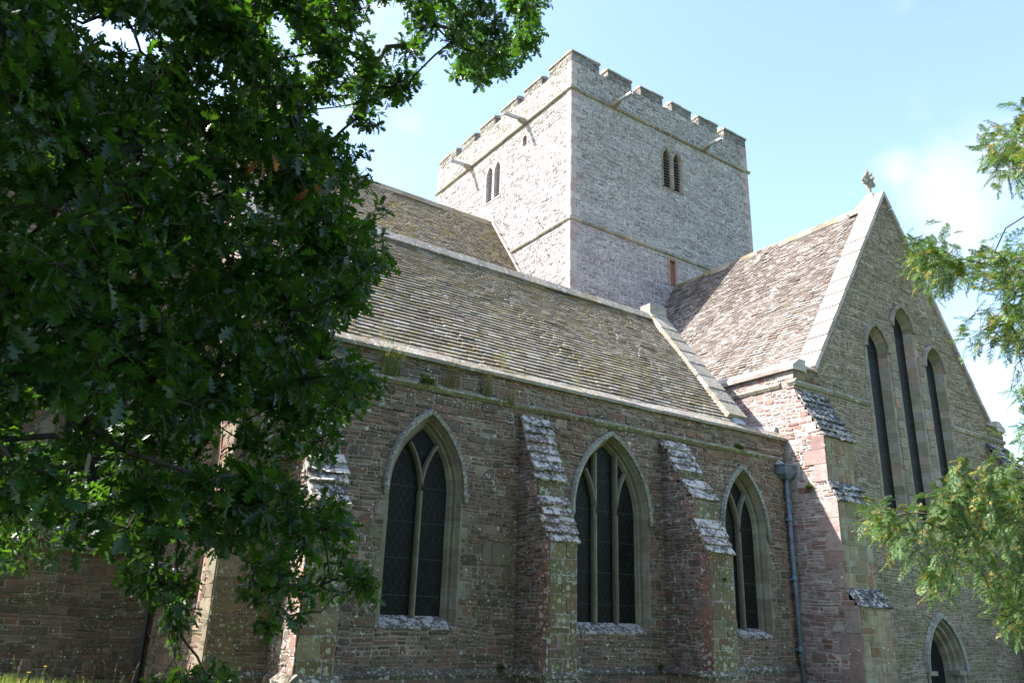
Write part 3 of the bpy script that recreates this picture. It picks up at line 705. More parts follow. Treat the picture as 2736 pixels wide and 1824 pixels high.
# ---- north chapel
FC = Frame((0, 0, 0), (1, 0, 0), (0, 1, 0))
W = [(7.55, .82, -.03, 2.33, 1.5, .64, 2), (12.4, 1.12, -.05, 2.3, 1.82, .96, 3), (17.0, .83, -.08, 2.3, 1.6, .66, 2)]
def chapel():
    mb = MB()
    holes = [arch_hole(c, w, zb-.1, zs, ri, .03) for c, w, zb, zs, ri, gw, l in W]
    holes.append(rect_hole(18.42, 18.72, 4.26, 4.42)); holes.append(rect_hole(5.0, 5.3, 4.52, 4.75))
    rubble(mb, (0, 0, 0), (1, 0, 0), (0, 0, 1), (0, -1, 0), -1.0, 4.98, lambda a, b: (XD, XL), holes, rh=(.12, .25), sl=(.17, .5), hh=(.0, .03), gap=.020, octo=True)
    rubble(mb, (0, -.1, 0), (1, 0, 0), (0, 0, 1), (0, -1, 0), -1.9, -1.1, lambda a, b: (XD-.1, XL), rh=(.12, .23))
    # end wall and its gable
    rubble(mb, (XD, 0, 0), (0, 1, 0), (0, 0, 1), (-1, 0, 0), -1.9, 9.1, lambda a, b: (0, 6.34) if b < 5 else (max(0, (b-4.95)/1.31), 6.34-max(0, (b-4.95)/1.31)), [arch_hole(1.35, .5, .1, 2.4, 1.2, .08)])
    for a, b, c, d in ((8.92, 9.14, 1.0, 1.44), (9.14, 9.62, 1.0, 1.42)):
        mb.hexa([(a+.005, .02, c), (b-.005, .02, c), (b-.005, .02, d), (a+.005, .02, d), (a+.012, -.036, c+.01), (b-.012, -.036, c+.01), (b-.012, -.036, d-.01), (a+.012, -.036, d-.01)], 4)
    mb.face([(18.42, .2, 4.26), (18.72, .2, 4.26), (18.72, .2, 4.42), (18.42, .2, 4.42)], 3)
    mb.face([(5.0, .2, 4.52), (5.3, .2, 4.52), (5.3, .2, 4.75), (5.0, .2, 4.75)], 3)
    for a, b, c, d in ((4.9, 5.02, 4.46, 4.75), (5.28, 5.38, 4.46, 4.75), (4.9, 5.4, 4.42, 4.5)): mb.box(a, b, -.06, .2, c, d, 2)
    quoins(mb, (XD, 0, 0), (0, 1, 0), (-1, 0, 0), -1.9, 5.0, m=4, wa=.6, wb=.35)
    quoins(mb, (XD, 0, 0), (1, 0, 0), (0, -1, 0), -1.0, 5.0, m=2, wa=.4, wb=.6)
    cw = mb.build('chapel_wall', [M['chapel'], M['chapel_mortar'], M['butt_ashlar'], M['dark'], M['patch']], church, label='dark reddish rubble wall of the low chapel, spotted with pale lichen')
    s = MB(); moulding(s, (XD, 0, 4.40), (18.72, 0, 4.40), (0, -1, 0), [(-.02, -.06), (.03, -.06), (.10, .0), (.10, .04), (-.02, .11)]); s.build('string_course', [M['string']], cw)
    s = MB(); moulding(s, (XD-.1, 0, -1.0), (XL, 0, -1.0), (0, -1, 0), [(-.02, -.12), (.10, -.12), (.13, -.04), (-.02, .09)]); s.build('plinth', [M['plinth']], cw)
    s = MB(); moulding(s, (XD-.1, 0, 4.98), (XL, 0, 4.98), (0, -1, 0), [(-.5, -.03), (.10, -.03), (.11, .04), (-.14, .25), (-.5, .28)], seg=1.0); s.build('eaves_coping', [M['coping']], cw)
    # roof
    sl = math.atan2(4.15, 3.17); V_ = (0, math.cos(sl), math.sin(sl)); N_ = (0, -math.sin(sl), math.cos(sl)); O = (0, .1, 5.12); L_ = math.hypot(4.15, 3.07)
    rf = MB(); tiles(rf, O, (1, 0, 0), V_, N_, XD+.1, 17.0, L_, (.148, .10), (.18, .42), (.042, .05), .004, sag=.014, jit=.3)
    # lower right corner running on past the coping to the lead gutter
    rf.face([(XD, .1, 4.98), (17.2, .1, 4.98), (17.2, 3.17, 9.0), (XD, 3.17, 9.0)], 0)
    rf.face([(XD, 3.17, 9.0), (17.2, 3.17, 9.0), (17.2, 6.34, 5.05), (XD, 6.34, 5.05)], 0)
    rf.face([(17.2, .1, 4.98), (17.2, 3.17, 9.0), (17.2, 6.34, 5.05)], 0)
    cr = rf.build('chapel_roof', [M['tile']], church, label='lower stone-tiled roof with dark coursed lines and yellow lichen')
    rd = MB(); moulding(rd, (XD, 3.17, 9.22), (16.9, 3.17, 9.22), (0, -1, 0), [(-.2, -.17), (-.03, .09), (.03, .09), (.2, -.17), (.17, -.2), (0, .03), (-.17, -.2)], seg=.5); rd.build('ridge_tiles', [M['coping']], cr)
    # gable coping in stepped slabs against the transept, and the far one
    for x0, x1 in ((16.83, 17.55), (XD-.12, XD+.35)):
        cp = MB(); n = 9
        y0, z0, y1, z1 = 3.3, 9.6, .12, 5.45
        for k in range(n):
            a, b = k/n, (k+1)/n; q = R.uniform(-.01, .01); l = math.hypot(y1-y0, z1-z0); ny, nz = -(z0-z1)/l, (y0-y1)/l   # outward from the slope
            pa, pb = (y0+(y1-y0)*a, z0+(z1-z0)*a), (y0+(y1-y0)*b, z0+(z1-z0)*b)
            e0, e1 = -.006+q*.4, .012+q*.4
            pts = [(pa[0]-ny*.35, pa[1]-nz*.35), (pb[0]-ny*.35-.02*0, pb[1]-nz*.35), (pb[0]+ny*e1, pb[1]+nz*e1), (pa[0]+ny*e0, pa[1]+nz*e0)]
            cp.hexa([(x0+q, y, z) for y, z in pts]+[(x1+q, y, z) for y, z in pts])
        cp.box(x0, x1, 3.05, 3.5, 9.2, 9.62, j=.01)
        cp.build('gable_coping', [M['coping']], church)
    ld_ = MB()
    def strip(a, b, w, lift):
        A, B = Vector(a), Vector(b); ld_.face([A, B, B+Vector(w), A+Vector(w)], 0)
    on = lambda x, y, h: (x, y-h*math.sin(sl), 5.12+(y-.1)*4.15/3.17+h*math.cos(sl))
    for k in range(5):
        y0, y1 = .12+k*.28, .12+(k+1)*.28-.01
        ld_.hexa([on(17.0, y0, .0), on(17.42, y0, .0), on(17.42, y1, .0), on(17.0, y1, .0), on(17.0, y0, .10+.01*(k % 2)), on(17.42, y0, .10), on(17.42, y1, .08), on(17.0, y1, .08)])
    ld_.hexa([(17.2, .15, 5.0), (18.93, .15, 5.0), (18.93, 9, 6.0), (17.2, 9, 6.0), (17.2, .15, 5.2), (18.93, .15, 5.2), (18.93, 9, 6.2), (17.2, 9, 6.2)])
    ld_.hexa([(18.72, .2, 5.2), (18.9, .2, 5.2), (18.9, 2.2, 5.45), (18.72, 2.2, 5.45), (18.86, .2, 5.42), (18.9, .2, 5.42), (18.9, 2.2, 5.75), (18.86, 2.2, 5.75)])
    ld_.build('lead_gutter', [M['lead']], church)
    for c, w, zb, zs, ri, gw, l in W:
        window(church, FC, c, w, zb, zs, ri, .3, gw, l)
    FE = Frame((XD, 0, 0), (0, 1, 0), (1, 0, 0))
    window(church, FE, 1.35, .5, .1, 2.4, 1.2, .25, .36, 1, glass='glass_red', dress='ashlar_red', stops=False, hood=False)
chapel()

def buttress(x0, x1, y0, segs, zbase, mats, capm, ncap, plinth=True, left=True, fmat='butt_ashlar'):
    """segs: list of ((d_top, z_top), (d_bot, z_bot)) slopes from the top; vertical faces between"""
    mb = MB()
    def depth(z):
        if z > segs[0][0][1]: return 0
        for i, ((d0, z0), (d1, z1)) in enumerate(segs):
            if z >= z1: 
                if z <= z0: return d0+(d1-d0)*(z0-z)/(z0-z1)
                return segs[i-1][1][0]
        return segs[-1][1][0]
    bd = lambda a, b: (0, depth((a+b)/2)) if depth((a+b)/2) > .06 else None
    if left: rubble(mb, (x0, y0, 0), (0, -1, 0), (0, 0, 1), (-1, 0, 0), zbase, segs[0][0][1]-.05, bd, rh=(.11, .2), sl=(.14, .4), hh=(.002, .028), octo=True, gap=.018)
    rubble(mb, (x1, y0, 0), (0, -1, 0), (0, 0, 1), (1, 0, 0), zbase, segs[0][0][1]-.05, bd, rh=(.2, .35), sl=(.2, .5))
    zt = None
    for i, ((d0, z0), (d1, z1)) in enumerate(segs):
        zl = segs[i+1][0][1] if i+1 < len(segs) else zbase
        rubble(mb, (0, y0-d1, 0), (1, 0, 0), (0, 0, 1), (0, -1, 0), zl, z1+.02, lambda a, b: (x0, x1), rh=(.3, .44), sl=(.3, .55), gap=.01, hh=(.002, .02), warp=.012, big=.9, smf=lambda u, v: 2, octo=.16)
        mb.face([(x0, y0-d0, z0), (x1, y0-d0, z0), (x1, y0-d1, z1), (x0, y0-d1, z1)], 1)
        if left:
            quoins(mb, (x0, y0-d1, 0), (0, 1, 0), (-1, 0, 0), zl, z1, m=3, wa=.42, wb=.24, proud=.02, width=lambda z: d1)
    o = mb.build('buttress', [M[mats], M[mats+'_mortar'], M[fmat], M['bq']], church)
    for (a, b), n in zip(segs, ncap):
        c = MB(); stepped_cap(c, x0, x1, y0, (a, b), n, th=.065 if capm == 'cap' else .05, over=.03); c.build('weathering', [M[capm]], o)
    if plinth:
        d = segs[-1][1][0]; p = MB(); prof = [(-.02, -.12), (.10, -.12), (.13, -.04), (-.02, .09)]
        moulding(p, (x0-.12, y0-d, -1.0), (x1+.12, y0-d, -1.0), (0, -1, 0), prof); moulding(p, (x0, y0-.05, -1.0), (x0, y0-d-.12, -1.0), (-1, 0, 0), prof)
        p.box(x0-.1, x1+.1, y0-d-.1, y0, -1.9, -1.1, 1)
        p.build('plinth', [M['plinth'], M['chapel']], o)
buttress(9.78, 10.48, 0, [((.05, 4.2), (.66, 2.74)), ((.72, 2.40), (1.12, 1.46))], -1.05, 'chapelred', 'cap', (7, 5))
buttress(14.05, 14.85, 0, [((.08, 4.25), (.5, 3.45)), ((.6, 3.25), (1.02, 2.76)), ((1.0, 2.3), (1.38, 1.5))], -1.05, 'chapelred', 'cap', (4, 2, 4))
buttress(4.78, 5.42, 0, [((.05, 4.2), (.66, 2.9)), ((.75, 2.6), (1.28, 1.7))], -1.05, 'chapelred', 'cap', (6, 5))

# ---- wing beyond the chapel's end
def wing():
    mb = MB(); x0, x1, y = -1.75, XD, 4.2
    rubble(mb, (0, y, 0), (1, 0, 0), (0, 0, 1), (0, -1, 0), -1.9, 9.5, lambda a, b: (x0, x1), [arch_hole(2.05, .75, 1.5, 5.2, 1.4, .1)], rh=(.14, .26), sl=(.25, .7))
    mb.face([(x0, y, -2), (x0, 30, -2), (x0, 30, 9.5), (x0, y, 9.5)], 1); mb.face([(x0, y, 9.5), (x1+10, y, 9.5), (x1+10, 9, 11), (x0, 9, 11)], 1)
    mb.build('aisle_wall', [M['chapel'], M['chapel_mortar']], church)
    s = MB(); moulding(s, (x0, y, 1.0), (x1, y, 1.0), (0, -1, 0), [(-.02, -.06), (.05, -.06), (.12, .02), (-.02, .12)]); s.build('string_course', [M['string']], church)
    FW = Frame((0, y, 0), (1, 0, 0), (0, 1, 0)); window(church, FW, 2.05, .75, 1.5, 5.2, 1.4, .3, .55, 2, stops=False)
    p = MB(); px, py = XD-.12, y-.12; p.tube([(px, py, -1.6), (px, py, 8)], .05, 10, 0)
    for z in (-.6, 1.2, 3, 4.8): p.tube([(px, py, z-.05), (px, py, z+.05)], .07, 10)
    p.build('rainwater_pipe', [M['blackpipe']], church, smooth=False)
wing()

# ---- choir roof
def choir():
    yr, zr = 15.69, 18.2; k = 1.425; ye = YT0-.4
    L_ = math.hypot(yr-ye, (yr-ye)*k); sl = math.atan(k); V_ = (0, math.cos(sl), math.sin(sl)); N_ = (0, -math.sin(sl), math.cos(sl))
    rf = MB(); tiles(rf, (0, ye, zr-(yr-ye)*k), (1, 0, 0), V_, N_, -8, XT0-.12, L_, (.15, .12), (.2, .42), (.036, .044), .004, sag=.022, jit=.45, clip=lambda u, v: v > 1.2)
    e = XT0-.02
    rf.face([(-8, ye, zr-(yr-ye)*k-.15), (e, ye, zr-(yr-ye)*k-.15), (e, yr, zr-.15), (-8, yr, zr-.15)], 0)
    rf.face([(-8, yr, zr-.15), (e, yr, zr-.15), (e, 2*yr-ye, zr-(yr-ye)*k), (-8, 2*yr-ye, zr-(yr-ye)*k)], 0)
    o = rf.build('choir_roof', [M['tile_moss']], church, label='high stone-tiled roof running up to the tower, patched with yellow moss')
    rd = MB(); moulding(rd, (-8, yr, zr+.03), (XT0, yr, zr+.03), (0, -1, 0), [(-.2, -.22), (-.04, .09), (.04, .09), (.2, -.22), (.16, -.24), (0, .02), (-.16, -.24)], seg=.5); rd.build('ridge_tiles', [M['tile_moss']], o)
    fl = MB(); n = 9
    for i in range(n):
        a, b = i/n, (i+1)/n; A = Vector((XT0-.16, yr-.0-(yr-ye)*a, zr-(yr-ye)*k*a+.1)); B = Vector((XT0-.16, yr-(yr-ye)*b, zr-(yr-ye)*k*b+.1+.02))
        up = Vector((0, -math.sin(sl), math.cos(sl)))
        fl.hexa([A, B, B+Vector((.17, 0, 0)), A+Vector((.17, 0, 0)), A+up*.1, B+up*.12, B+up*.12+Vector((.17, 0, 0)), A+up*.1+Vector((.17, 0, 0))])
    fl.build('flashing', [M['tcoping']], o)
    w = MB(); w.face([(-8, YT0, -2), (XT0, YT0, -2), (XT0, YT0, 9.7), (-8, YT0, 9.7)], 0)
    w.face([(-8, YT0, -2), (-8, 21.7, -2), (-8, 21.7, 9.7), (-8, yr, zr-.1), (-8, YT0, 9.7)], 0); w.build('choir_wall', [M['chapel_mortar']], church)
choir()

# ---- transept
def transept():
    xc, zr, kk = 25.0, 14.55, 1.49
    zk = 7.0
    # east side wall with the flush face of the corner buttress
    segs = [((0., 6.42), (.79, 4.92)), ((.79, 3.71), (1.0, 3.18)), ((1.0, .97), (1.28, .52))]
    def dep(z):
        for i, ((d0, z0), (d1, z1)) in enumerate(segs):
            if z > z0: return 0 if i == 0 else segs[i-1][1][0]
            if z >= z1: return d0+(d1-d0)*(z0-z)/(z0-z1)
        return segs[-1][1][0]
    mb = MB()
    rubble(mb, (XL, 0, 0), (0, 1, 0), (0, 0, 1), (-1, 0, 0), -1.9, zk, lambda a, b: (YG-dep(b), YT0), rh=(.12, .24), sl=(.15, .5), hh=(.0, .02), gap=.02, octo=True)
    for i, ((d0, z0), (d1, z1)) in enumerate(segs):
        zl = segs[i+1][0][1] if i+1 < len(segs) else -1.9
        quoins(mb, (XL, YG-d1, 0), (0, 1, 0), (-1, 0, 0), zl, z1+.04, m=2, wa=.62, wb=.38, h=(.3, .55), proud=.028, width=lambda z: 9)
    quoins(mb, (XL, YG, 0), (0, 1, 0), (-1, 0, 0), 6.45, zk, m=2, wa=.5, wb=.3, proud=.028)
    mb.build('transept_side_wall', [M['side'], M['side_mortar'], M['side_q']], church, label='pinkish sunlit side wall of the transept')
    # gable wall
    L3 = [(23.4, 3.3, 8.55, .78), (25.12, 3.3, 9.62, .78), (26.85, 3.3, 8.55, .78)]
    LW, LG = .56, .42
    holes = [arch_hole(c, LW, zb, zs, ri, .08) for c, zb, zs, ri in L3]
    holes.append(arch_hole(25.0, 1.0, -1.9, -1.1, 1.5, .1))
    g = MB()
    def bd(a, b):
        if b <= zk: return (XL, XR)
        h = (zr+.24-(a+b)/2)/kk
        return (xc-h, xc+h) if h > .1 else None
    rubble(g, (0, YG, 0), (1, 0, 0), (0, 0, 1), (0, -1, 0), -1.9, zr, bd, holes, rh=(.12, .22), sl=(.16, .48), gap=.022, warp=.025, hh=(.0, .02), octo=True)
    # kneeler ends of the side parapets
    for s in (-1, 1):
        a, b = (XL, 20.1) if s < 0 else (29.9, XR)
        rubble(g, (0, YG-.012, 0), (1, 0, 0), (0, 0, 1), (0, -1, 0), 6.72, 7.12, lambda u, v: (a, b), rh=(.18, .24), warp=0, smf=lambda u, v: 2)
    # big ashlar between the lancets
    for x0, x1 in ((24.12, 24.42), (25.82, 26.15)):
        z = 3.4
        while z < 8.4:
            h = R.uniform(.22, .4); g.hexa([(x0, YG+.02, z+.005), (x1, YG+.02, z+.005), (x1, YG+.02, z+h-.005), (x0, YG+.02, z+h-.005),
                                           (x0+.01, YG-.03, z+.012), (x1-.01, YG-.03, z+.012), (x1-.01, YG-.03, z+h-.012), (x0+.01, YG-.03, z+h-.012)], 3); z += h
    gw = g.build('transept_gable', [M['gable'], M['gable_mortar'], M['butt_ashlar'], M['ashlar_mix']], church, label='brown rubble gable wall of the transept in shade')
    FG = Frame((0, YG, 0), (1, 0, 0), (0, 1, 0))
    for c, zb, zs, ri in L3:
        window(church, FG, c, LW, zb, zs, ri, .24, LG, 1, sill=False, name='lancet_window', glass='glass_mesh', dress='ashlar_mix', hoodm='ashlar_mix', ring=.06, steps=False, stops=False)
    # doorway
    ol = lambda ww: outline(25.0, ww, -1.9, -1.1, 1.5, 1.0, 1.5)
    d = MB(); loft(d, FG, [(ol(1.05), -.012), (ol(.92), -.015), (ol(.86), .1), (ol(.78), .1), (ol(.74), .22), (ol(.66), .24), (ol(.6), .4)])
    do = d.build('doorway', [M['ashlar']], church)
    dd = MB()
    for k in range(8):
        a, b = 24.4+1.2*k/8+.004, 24.4+1.2*(k+1)/8-.004; dd.box(a, b, YG+.4, YG+.45, -1.9, .45)
    dd.build('door', [M['dark']], do)
    hm = MB(); arcs = lambda ww: outline(25.0, ww, -1.1, -1.1, 1.5, 1.0, 1.5, 16)[1:-1]
    loft(hm, FG, [(arcs(1.0), 0), (arcs(1.0), -.1), (arcs(1.1), -.12), (arcs(1.16), 0)]); hm.build('hood_mould', [M['hood']], do)
    for s in (-1, 1): im = MB(); im.box(25+s*.85-.24, 25+s*.85+.24, YG-.07, YG+.2, -1.2, -1.08); im.build('impost', [M['ashlar']], do)
    # strings
    prof = [(-.02, -.08), (.04, -.08), (.09, .0), (.09, .03), (-.02, .13)]
    for A, B, o_ in (((XL-.05, YG, 6.6), (22.62, YG, 6.6), (0, -1, 0)), ((27.5, YG, 6.6), (XR, YG, 6.6), (0, -1, 0)), ((XL, 1.8, 6.6), (XL, -.05, 6.6), (-1, 0, 0)), ((XL, -.32, 6.6), (XL, YG-.09, 6.6), (-1, 0, 0))):
        st = MB(); moulding(st, A, B, o_, prof); st.build('string_course', [M['tstring']], gw)
    # side parapet coping
    p1 = [(-.5, -.02), (.12, -.02), (.13, .08), (-.2, .34), (-.5, .34)]; p2 = [(-.3, -.03), (.08, -.03), (.10, .03), (-.06, .16), (-.3, .16)]
    for A, B, A2, B2, o_ in (((XL, 6.5, zk), (XL, YG-.09, zk), (XL-.1, YG, zk+.12), (20.0, YG, zk+.12), (-1, 0, 0)), ((XR, YG-.09, zk), (XR, 9, zk), (29.9, YG, zk+.12), (XR+.1, YG, zk+.12), (1, 0, 0))):
        pc = MB(); moulding(pc, A, B, o_, p1, seg=1.1); moulding(pc, A2, B2, (0, -1, 0), p2, seg=1.1); pc.build('parapet_coping', [M['tcoping']], church)
    # roof
    sl = math.atan(kk); zb = 6.3; xb = xc-(zr-zb)/kk; L_ = math.hypot(xc-xb, zr-zb)
    rf = MB(); tiles(rf, (xb, 0, zb), (0, 1, 0), (math.cos(sl), 0, math.sin(sl)), (-math.sin(sl), 0, math.cos(sl)), YG+.15, YT0-.02, L_, (.15, .11), (.15, .34), (.018, .032), .010, sag=.026)
    rf.face([(xb, YG+.1, zb-.16), (xb, YT0, zb-.16), (xc, YT0, zr-.16), (xc, YG+.1, zr-.16)], 0)
    rf.face([(2*xc-xb, YG+.1, zb-.02), (2*xc-xb, YT0, zb-.02), (xc, YT0, zr-.16), (xc, YG+.1, zr-.16)], 0)
    ro = rf.build('transept_roof', [M['slate']], church, label='steep sunlit roof of pinkish grey stone slates on the transept')
    rd = MB(); moulding(rd, (xc, YT0, zr), (xc, YG+.8, zr), (-1, 0, 0), [(-.18, -.22), (-.04, .07), (.04, .07), (.18, -.22), (.14, -.24), (0, .01), (-.14, -.24)], seg=.5); rd.build('ridge_tiles', [M['tile_moss']], ro)
    # gable copings in long slabs with open joints
    for s in (-1, 1):
        cp = MB(); n = 13; P0 = (xc+s*.02, zr+.36); P1 = (xc+s*5.16, zr+.36-5.14*kk)
        l = math.hypot(P1[0]-P0[0], P1[1]-P0[1]); nx, nz = s*math.sin(sl), math.cos(sl)
        for k in range(n):
            a, b = k/n, (k+1)/n; q = R.uniform(-.008, .008)
            A = (P0[0]+(P1[0]-P0[0])*a+s*.004, P0[1]+(P1[1]-P0[1])*a-.005); B = (P0[0]+(P1[0]-P0[0])*b, P0[1]+(P1[1]-P0[1])*b)
            pts = [(A[0]-nx*.13, A[1]-nz*.13), (B[0]-nx*.13, B[1]-nz*.13), (B[0]+q, B[1]+.02), (A[0]+q, A[1]-.01)]
            y0, y1 = YG-.11+q, YG+.62+q
            cp.hexa([(x, y0, z) for x, z in pts]+[(x, y1, z) for x, z in pts])
        cp.build('gable_coping', [M['tcoping']], church)
    # corner buttresses
    for x0, x1 in ((XL, 20.28), (29.72, XR)):
        b = MB()
        for i, ((d0, z0), (d1, z1)) in enumerate(segs):
            zl = segs[i+1][0][1] if i+1 < len(segs) else -1.9
            rubble(b, (0, YG-d1, 0), (1, 0, 0), (0, 0, 1), (0, -1, 0), zl, z1+.03, lambda u, v: (x0, x1), rh=(.28, .42), sl=(.25, .6), gap=.012, hh=(.004, .016), warp=0, big=.55, smf=lambda u, v: 2)
            b.face([(x0, YG-d0, z0), (x1, YG-d0, z0), (x1, YG-d1, z1), (x0, YG-d1, z1)], 1)
        bd2 = lambda u, v: (0, dep(v)) if dep(v) > .05 else None
        rubble(b, (x1, YG, 0), (0, -1, 0), (0, 0, 1), (1, 0, 0), -1.9, 6.4, bd2)
        if x0 > XL: rubble(b, (x0, YG, 0), (0, -1, 0), (0, 0, 1), (-1, 0, 0), -1.9, 6.4, bd2)
        bo = b.build('buttress', [M['gable'], M['gable_mortar'], M['tb_ashlar']], church)
        for (a, c), n in zip(segs, (8, 3, 2)):
            cp = MB(); stepped_cap(cp, x0, x1, YG, (a, c), n, th=.045, over=.04); cp.build('weathering', [M['tcap']], bo)
    # finial cross on the apex
    f = MB(); fy = YG+.42; zt = zr+.3
    for s in (-1, 1): pass
    f.hexa([(xc-.28, fy-.3, zt-.35), (xc+.28, fy-.3, zt-.35), (xc+.28, fy+.3, zt-.35), (xc-.28, fy+.3, zt-.35), (xc-.13, fy-.16, zt+.16), (xc+.13, fy-.16, zt+.16), (xc+.13, fy+.16, zt+.16), (xc-.13, fy+.16, zt+.16)])
    f.hexa([(xc-.35, fy+.2, zt-.6), (xc+.35, fy+.2, zt-.6), (xc+.35, fy+.75, zt-.6), (xc-.35, fy+.75, zt-.6), (xc-.06, fy+.1, zt+.1), (xc+.06, fy+.1, zt+.1), (xc+.06, fy+.3, zt+.1), (xc-.06, fy+.3, zt+.1)])
    f.tube([(xc, fy, zt+.12), (xc, fy, zt+.3), (xc, fy, zt+.5), (xc, fy, zt+.75)], [.085, .08, .11, .16], 8)
    def lobe(p, r, sq=(1, .62, 1), n=7):
        p = Vector(p); pts = []
        for i in range(n+1):
            th = math.pi*i/n; pts.append((math.cos(th), max(.02, math.sin(th))))
        base = len(f.v); k = 9; tn = (R.random(), R.random(), R.random())
        for c_, s_ in pts:
            for q in range(k):
                w = 2*math.pi*q/k; f.v.append((p.x+r*s_*math.cos(w)*sq[0], p.y+r*s_*math.sin(w)*sq[1], p.z+r*c_*sq[2]))
        for i in range(n):
            for q in range(k):
                a = base+i*k+q; b2 = base+i*k+(q+1) % k; f.f.append((a, b2, b2+k, a+k)); f.m.append(0); f.t.append(tn)
    zc = zt+.95
    f.tube([(xc-.42, fy, zc-.1), (xc, fy, zc-.02), (xc+.42, fy, zc-.1)], [.07, .11, .07], 8)
    f.tube([(xc, fy, zc-.3), (xc, fy, zc+.35)], [.14, .1], 8)
    for dx, dz, r in ((-.42, -.1, .13), (-.33, .05, .11), (-.34, -.2, .09), (.42, -.1, .13), (.33, .05, .11), (.34, -.2, .09), (0, .42, .13), (-.12, .3, .11), (.12, .3, .11), (-.2, .14, .12), (.2, .14, .12), (0, .0, .17), (0, .56, .07), (-.2, -.22, .1), (.2, -.22, .1)):
        lobe((xc+dx, fy, zc+dz), r)
    for dy in (-.2, .2): lobe((xc, fy+dy, zc+.02), .12, (.7, 1, 1)); lobe((xc, fy+dy*.8, zc+.25), .09, (.7, 1, 1))
    ctr = np.array([xc, fy, zt]); f.v = [tuple(ctr+(np.array(p)-ctr)*(.74 if p[2] > zt+.05 else 1)) for p in f.v]
    f.build('gable_cross', [M['tstring']], church, smooth=False)
    # lower roof and wall of the nave side beyond
    w = MB(); rubble(w, (0, 3.0, 0), (1, 0, 0), (0, 0, 1), (0, -1, 0), -1.9, 6.2, lambda a, b: (XR, 46), rh=(.2, .3), sl=(.4, .8))
    w.face([(XR, YG, -1.9), (XR, YT0, -1.9), (XR, YT0, 7.0), (XR, YG, 7.0)], 1)
    w.build('nave_aisle_wall', [M['gable'], M['gable_mortar']], church)
    rf = MB(); s2 = math.atan(.9); tiles(rf, (0, 2.8, 6.2), (1, 0, 0), (0, math.cos(s2), math.sin(s2)), (0, -math.sin(s2), math.cos(s2)), XR+.05, 46, 5.0, (.25, .22), (.3, .5), (.03, .05), .015)
    rf.face([(XR, 2.8, 6.15), (46, 2.8, 6.15), (46, 6.0, 9.1), (XR, 6.0, 9.1)], 0)
    rf.face([(XR, 6.0, 9.1), (46, 6.0, 9.1), (46, 6.0, -1), (XR, 6.0, -1)], 0)
    rf.build('nave_aisle_roof', [M['slate']], church)
transept()

# ---- rainwater pipe at the meeting of chapel and transept
def pipe():
    p = MB(); x, y = 18.72, -.14
    p.tube([(x, y, -1.9), (x, y, 3.95)], .055, 14)
    o = p.build('rainwater_pipe', [M['pipe']], church, smooth=True)
    h = MB()
    def ring(z, a, b): return [(x-a, y-b, z), (x+a, y-b, z), (x+a, y+.13, z), (x-a, y+.13, z)]
    h.hexa(ring(3.86, .09, .08)+ring(3.98, .26, .17)); h.hexa(ring(3.985, .26, .17)+ring(4.19, .28, .19)); h.hexa(ring(4.195, .30, .21)+ring(4.24, .30, .21))
    h.build('hopper_head', [M['pipe']], o)
    for z in (2.75, 1.2, -.55):
        c = MB(); c.tube([(x, y, z-.05), (x, y, z-.03), (x, y, z+.06), (x, y, z+.08)], [.055, .075, .075, .055], 14, cap=False); c.tube([(x, y, z-.16), (x, y, z-.12)], .07, 14); c.box(x-.11, x+.11, y+.02, y+.12, z-.02, z+.03); c.build('pipe_collar', [M['pipe']], o)
    b = MB(); b.box(18.38, 18.74, -.1, .16, 4.24, 4.29); b.tube([(18.5, -.02, 4.36), (18.66, -.14, 4.24)], .05, 8); b.build('outlet_spout', [M['lead']], o)
pipe()

# ---------------------------------------------------------------- ground and plants
def ground_h(x, y):
    h = -1.62
    h += .42*math.exp(-((x-.2)/3.2)**2-((y-1.)/4.5)**2)
    return h
def ground():
    n = 70; xs = sorted(set([-400, -120, -50]+[-20+i*.9 for i in range(n)]+[60, 150, 400])); ys = sorted(set([-300, -80, -30]+[-18+i*.6 for i in range(50)]+[20, 40, 120, 400]))
    m = MB(); idx = {}
    for j, y in enumerate(ys):
        for i, x in enumerate(xs): idx[i, j] = len(m.v); m.v.append((x, y, ground_h(x, y)))
    for j in range(len(ys)-1):
        for i in range(len(xs)-1): m.f.append((idx[i, j], idx[i+1, j], idx[i+1, j+1], idx[i, j+1])); m.m.append(0); m.t.append((.5, .5, .5))
    b = NB('turf'); n1 = b.noise(3, 6, .7); n2 = b.noise(40, 4, .7)
    c = b.mix(n1, (.06, .10, .022), (.11, .13, .04)); c = b.mix(1., c, b.mr(n2, .3, .7, .7, 1.3, False), 'MULTIPLY'); b.bump(n2, .6, .05)
    o = m.build('ground', [b.done(c, .95, .1)], None, smooth=True, keep=(0, 0, 0)); o['kind'] = 'structure'
ground()

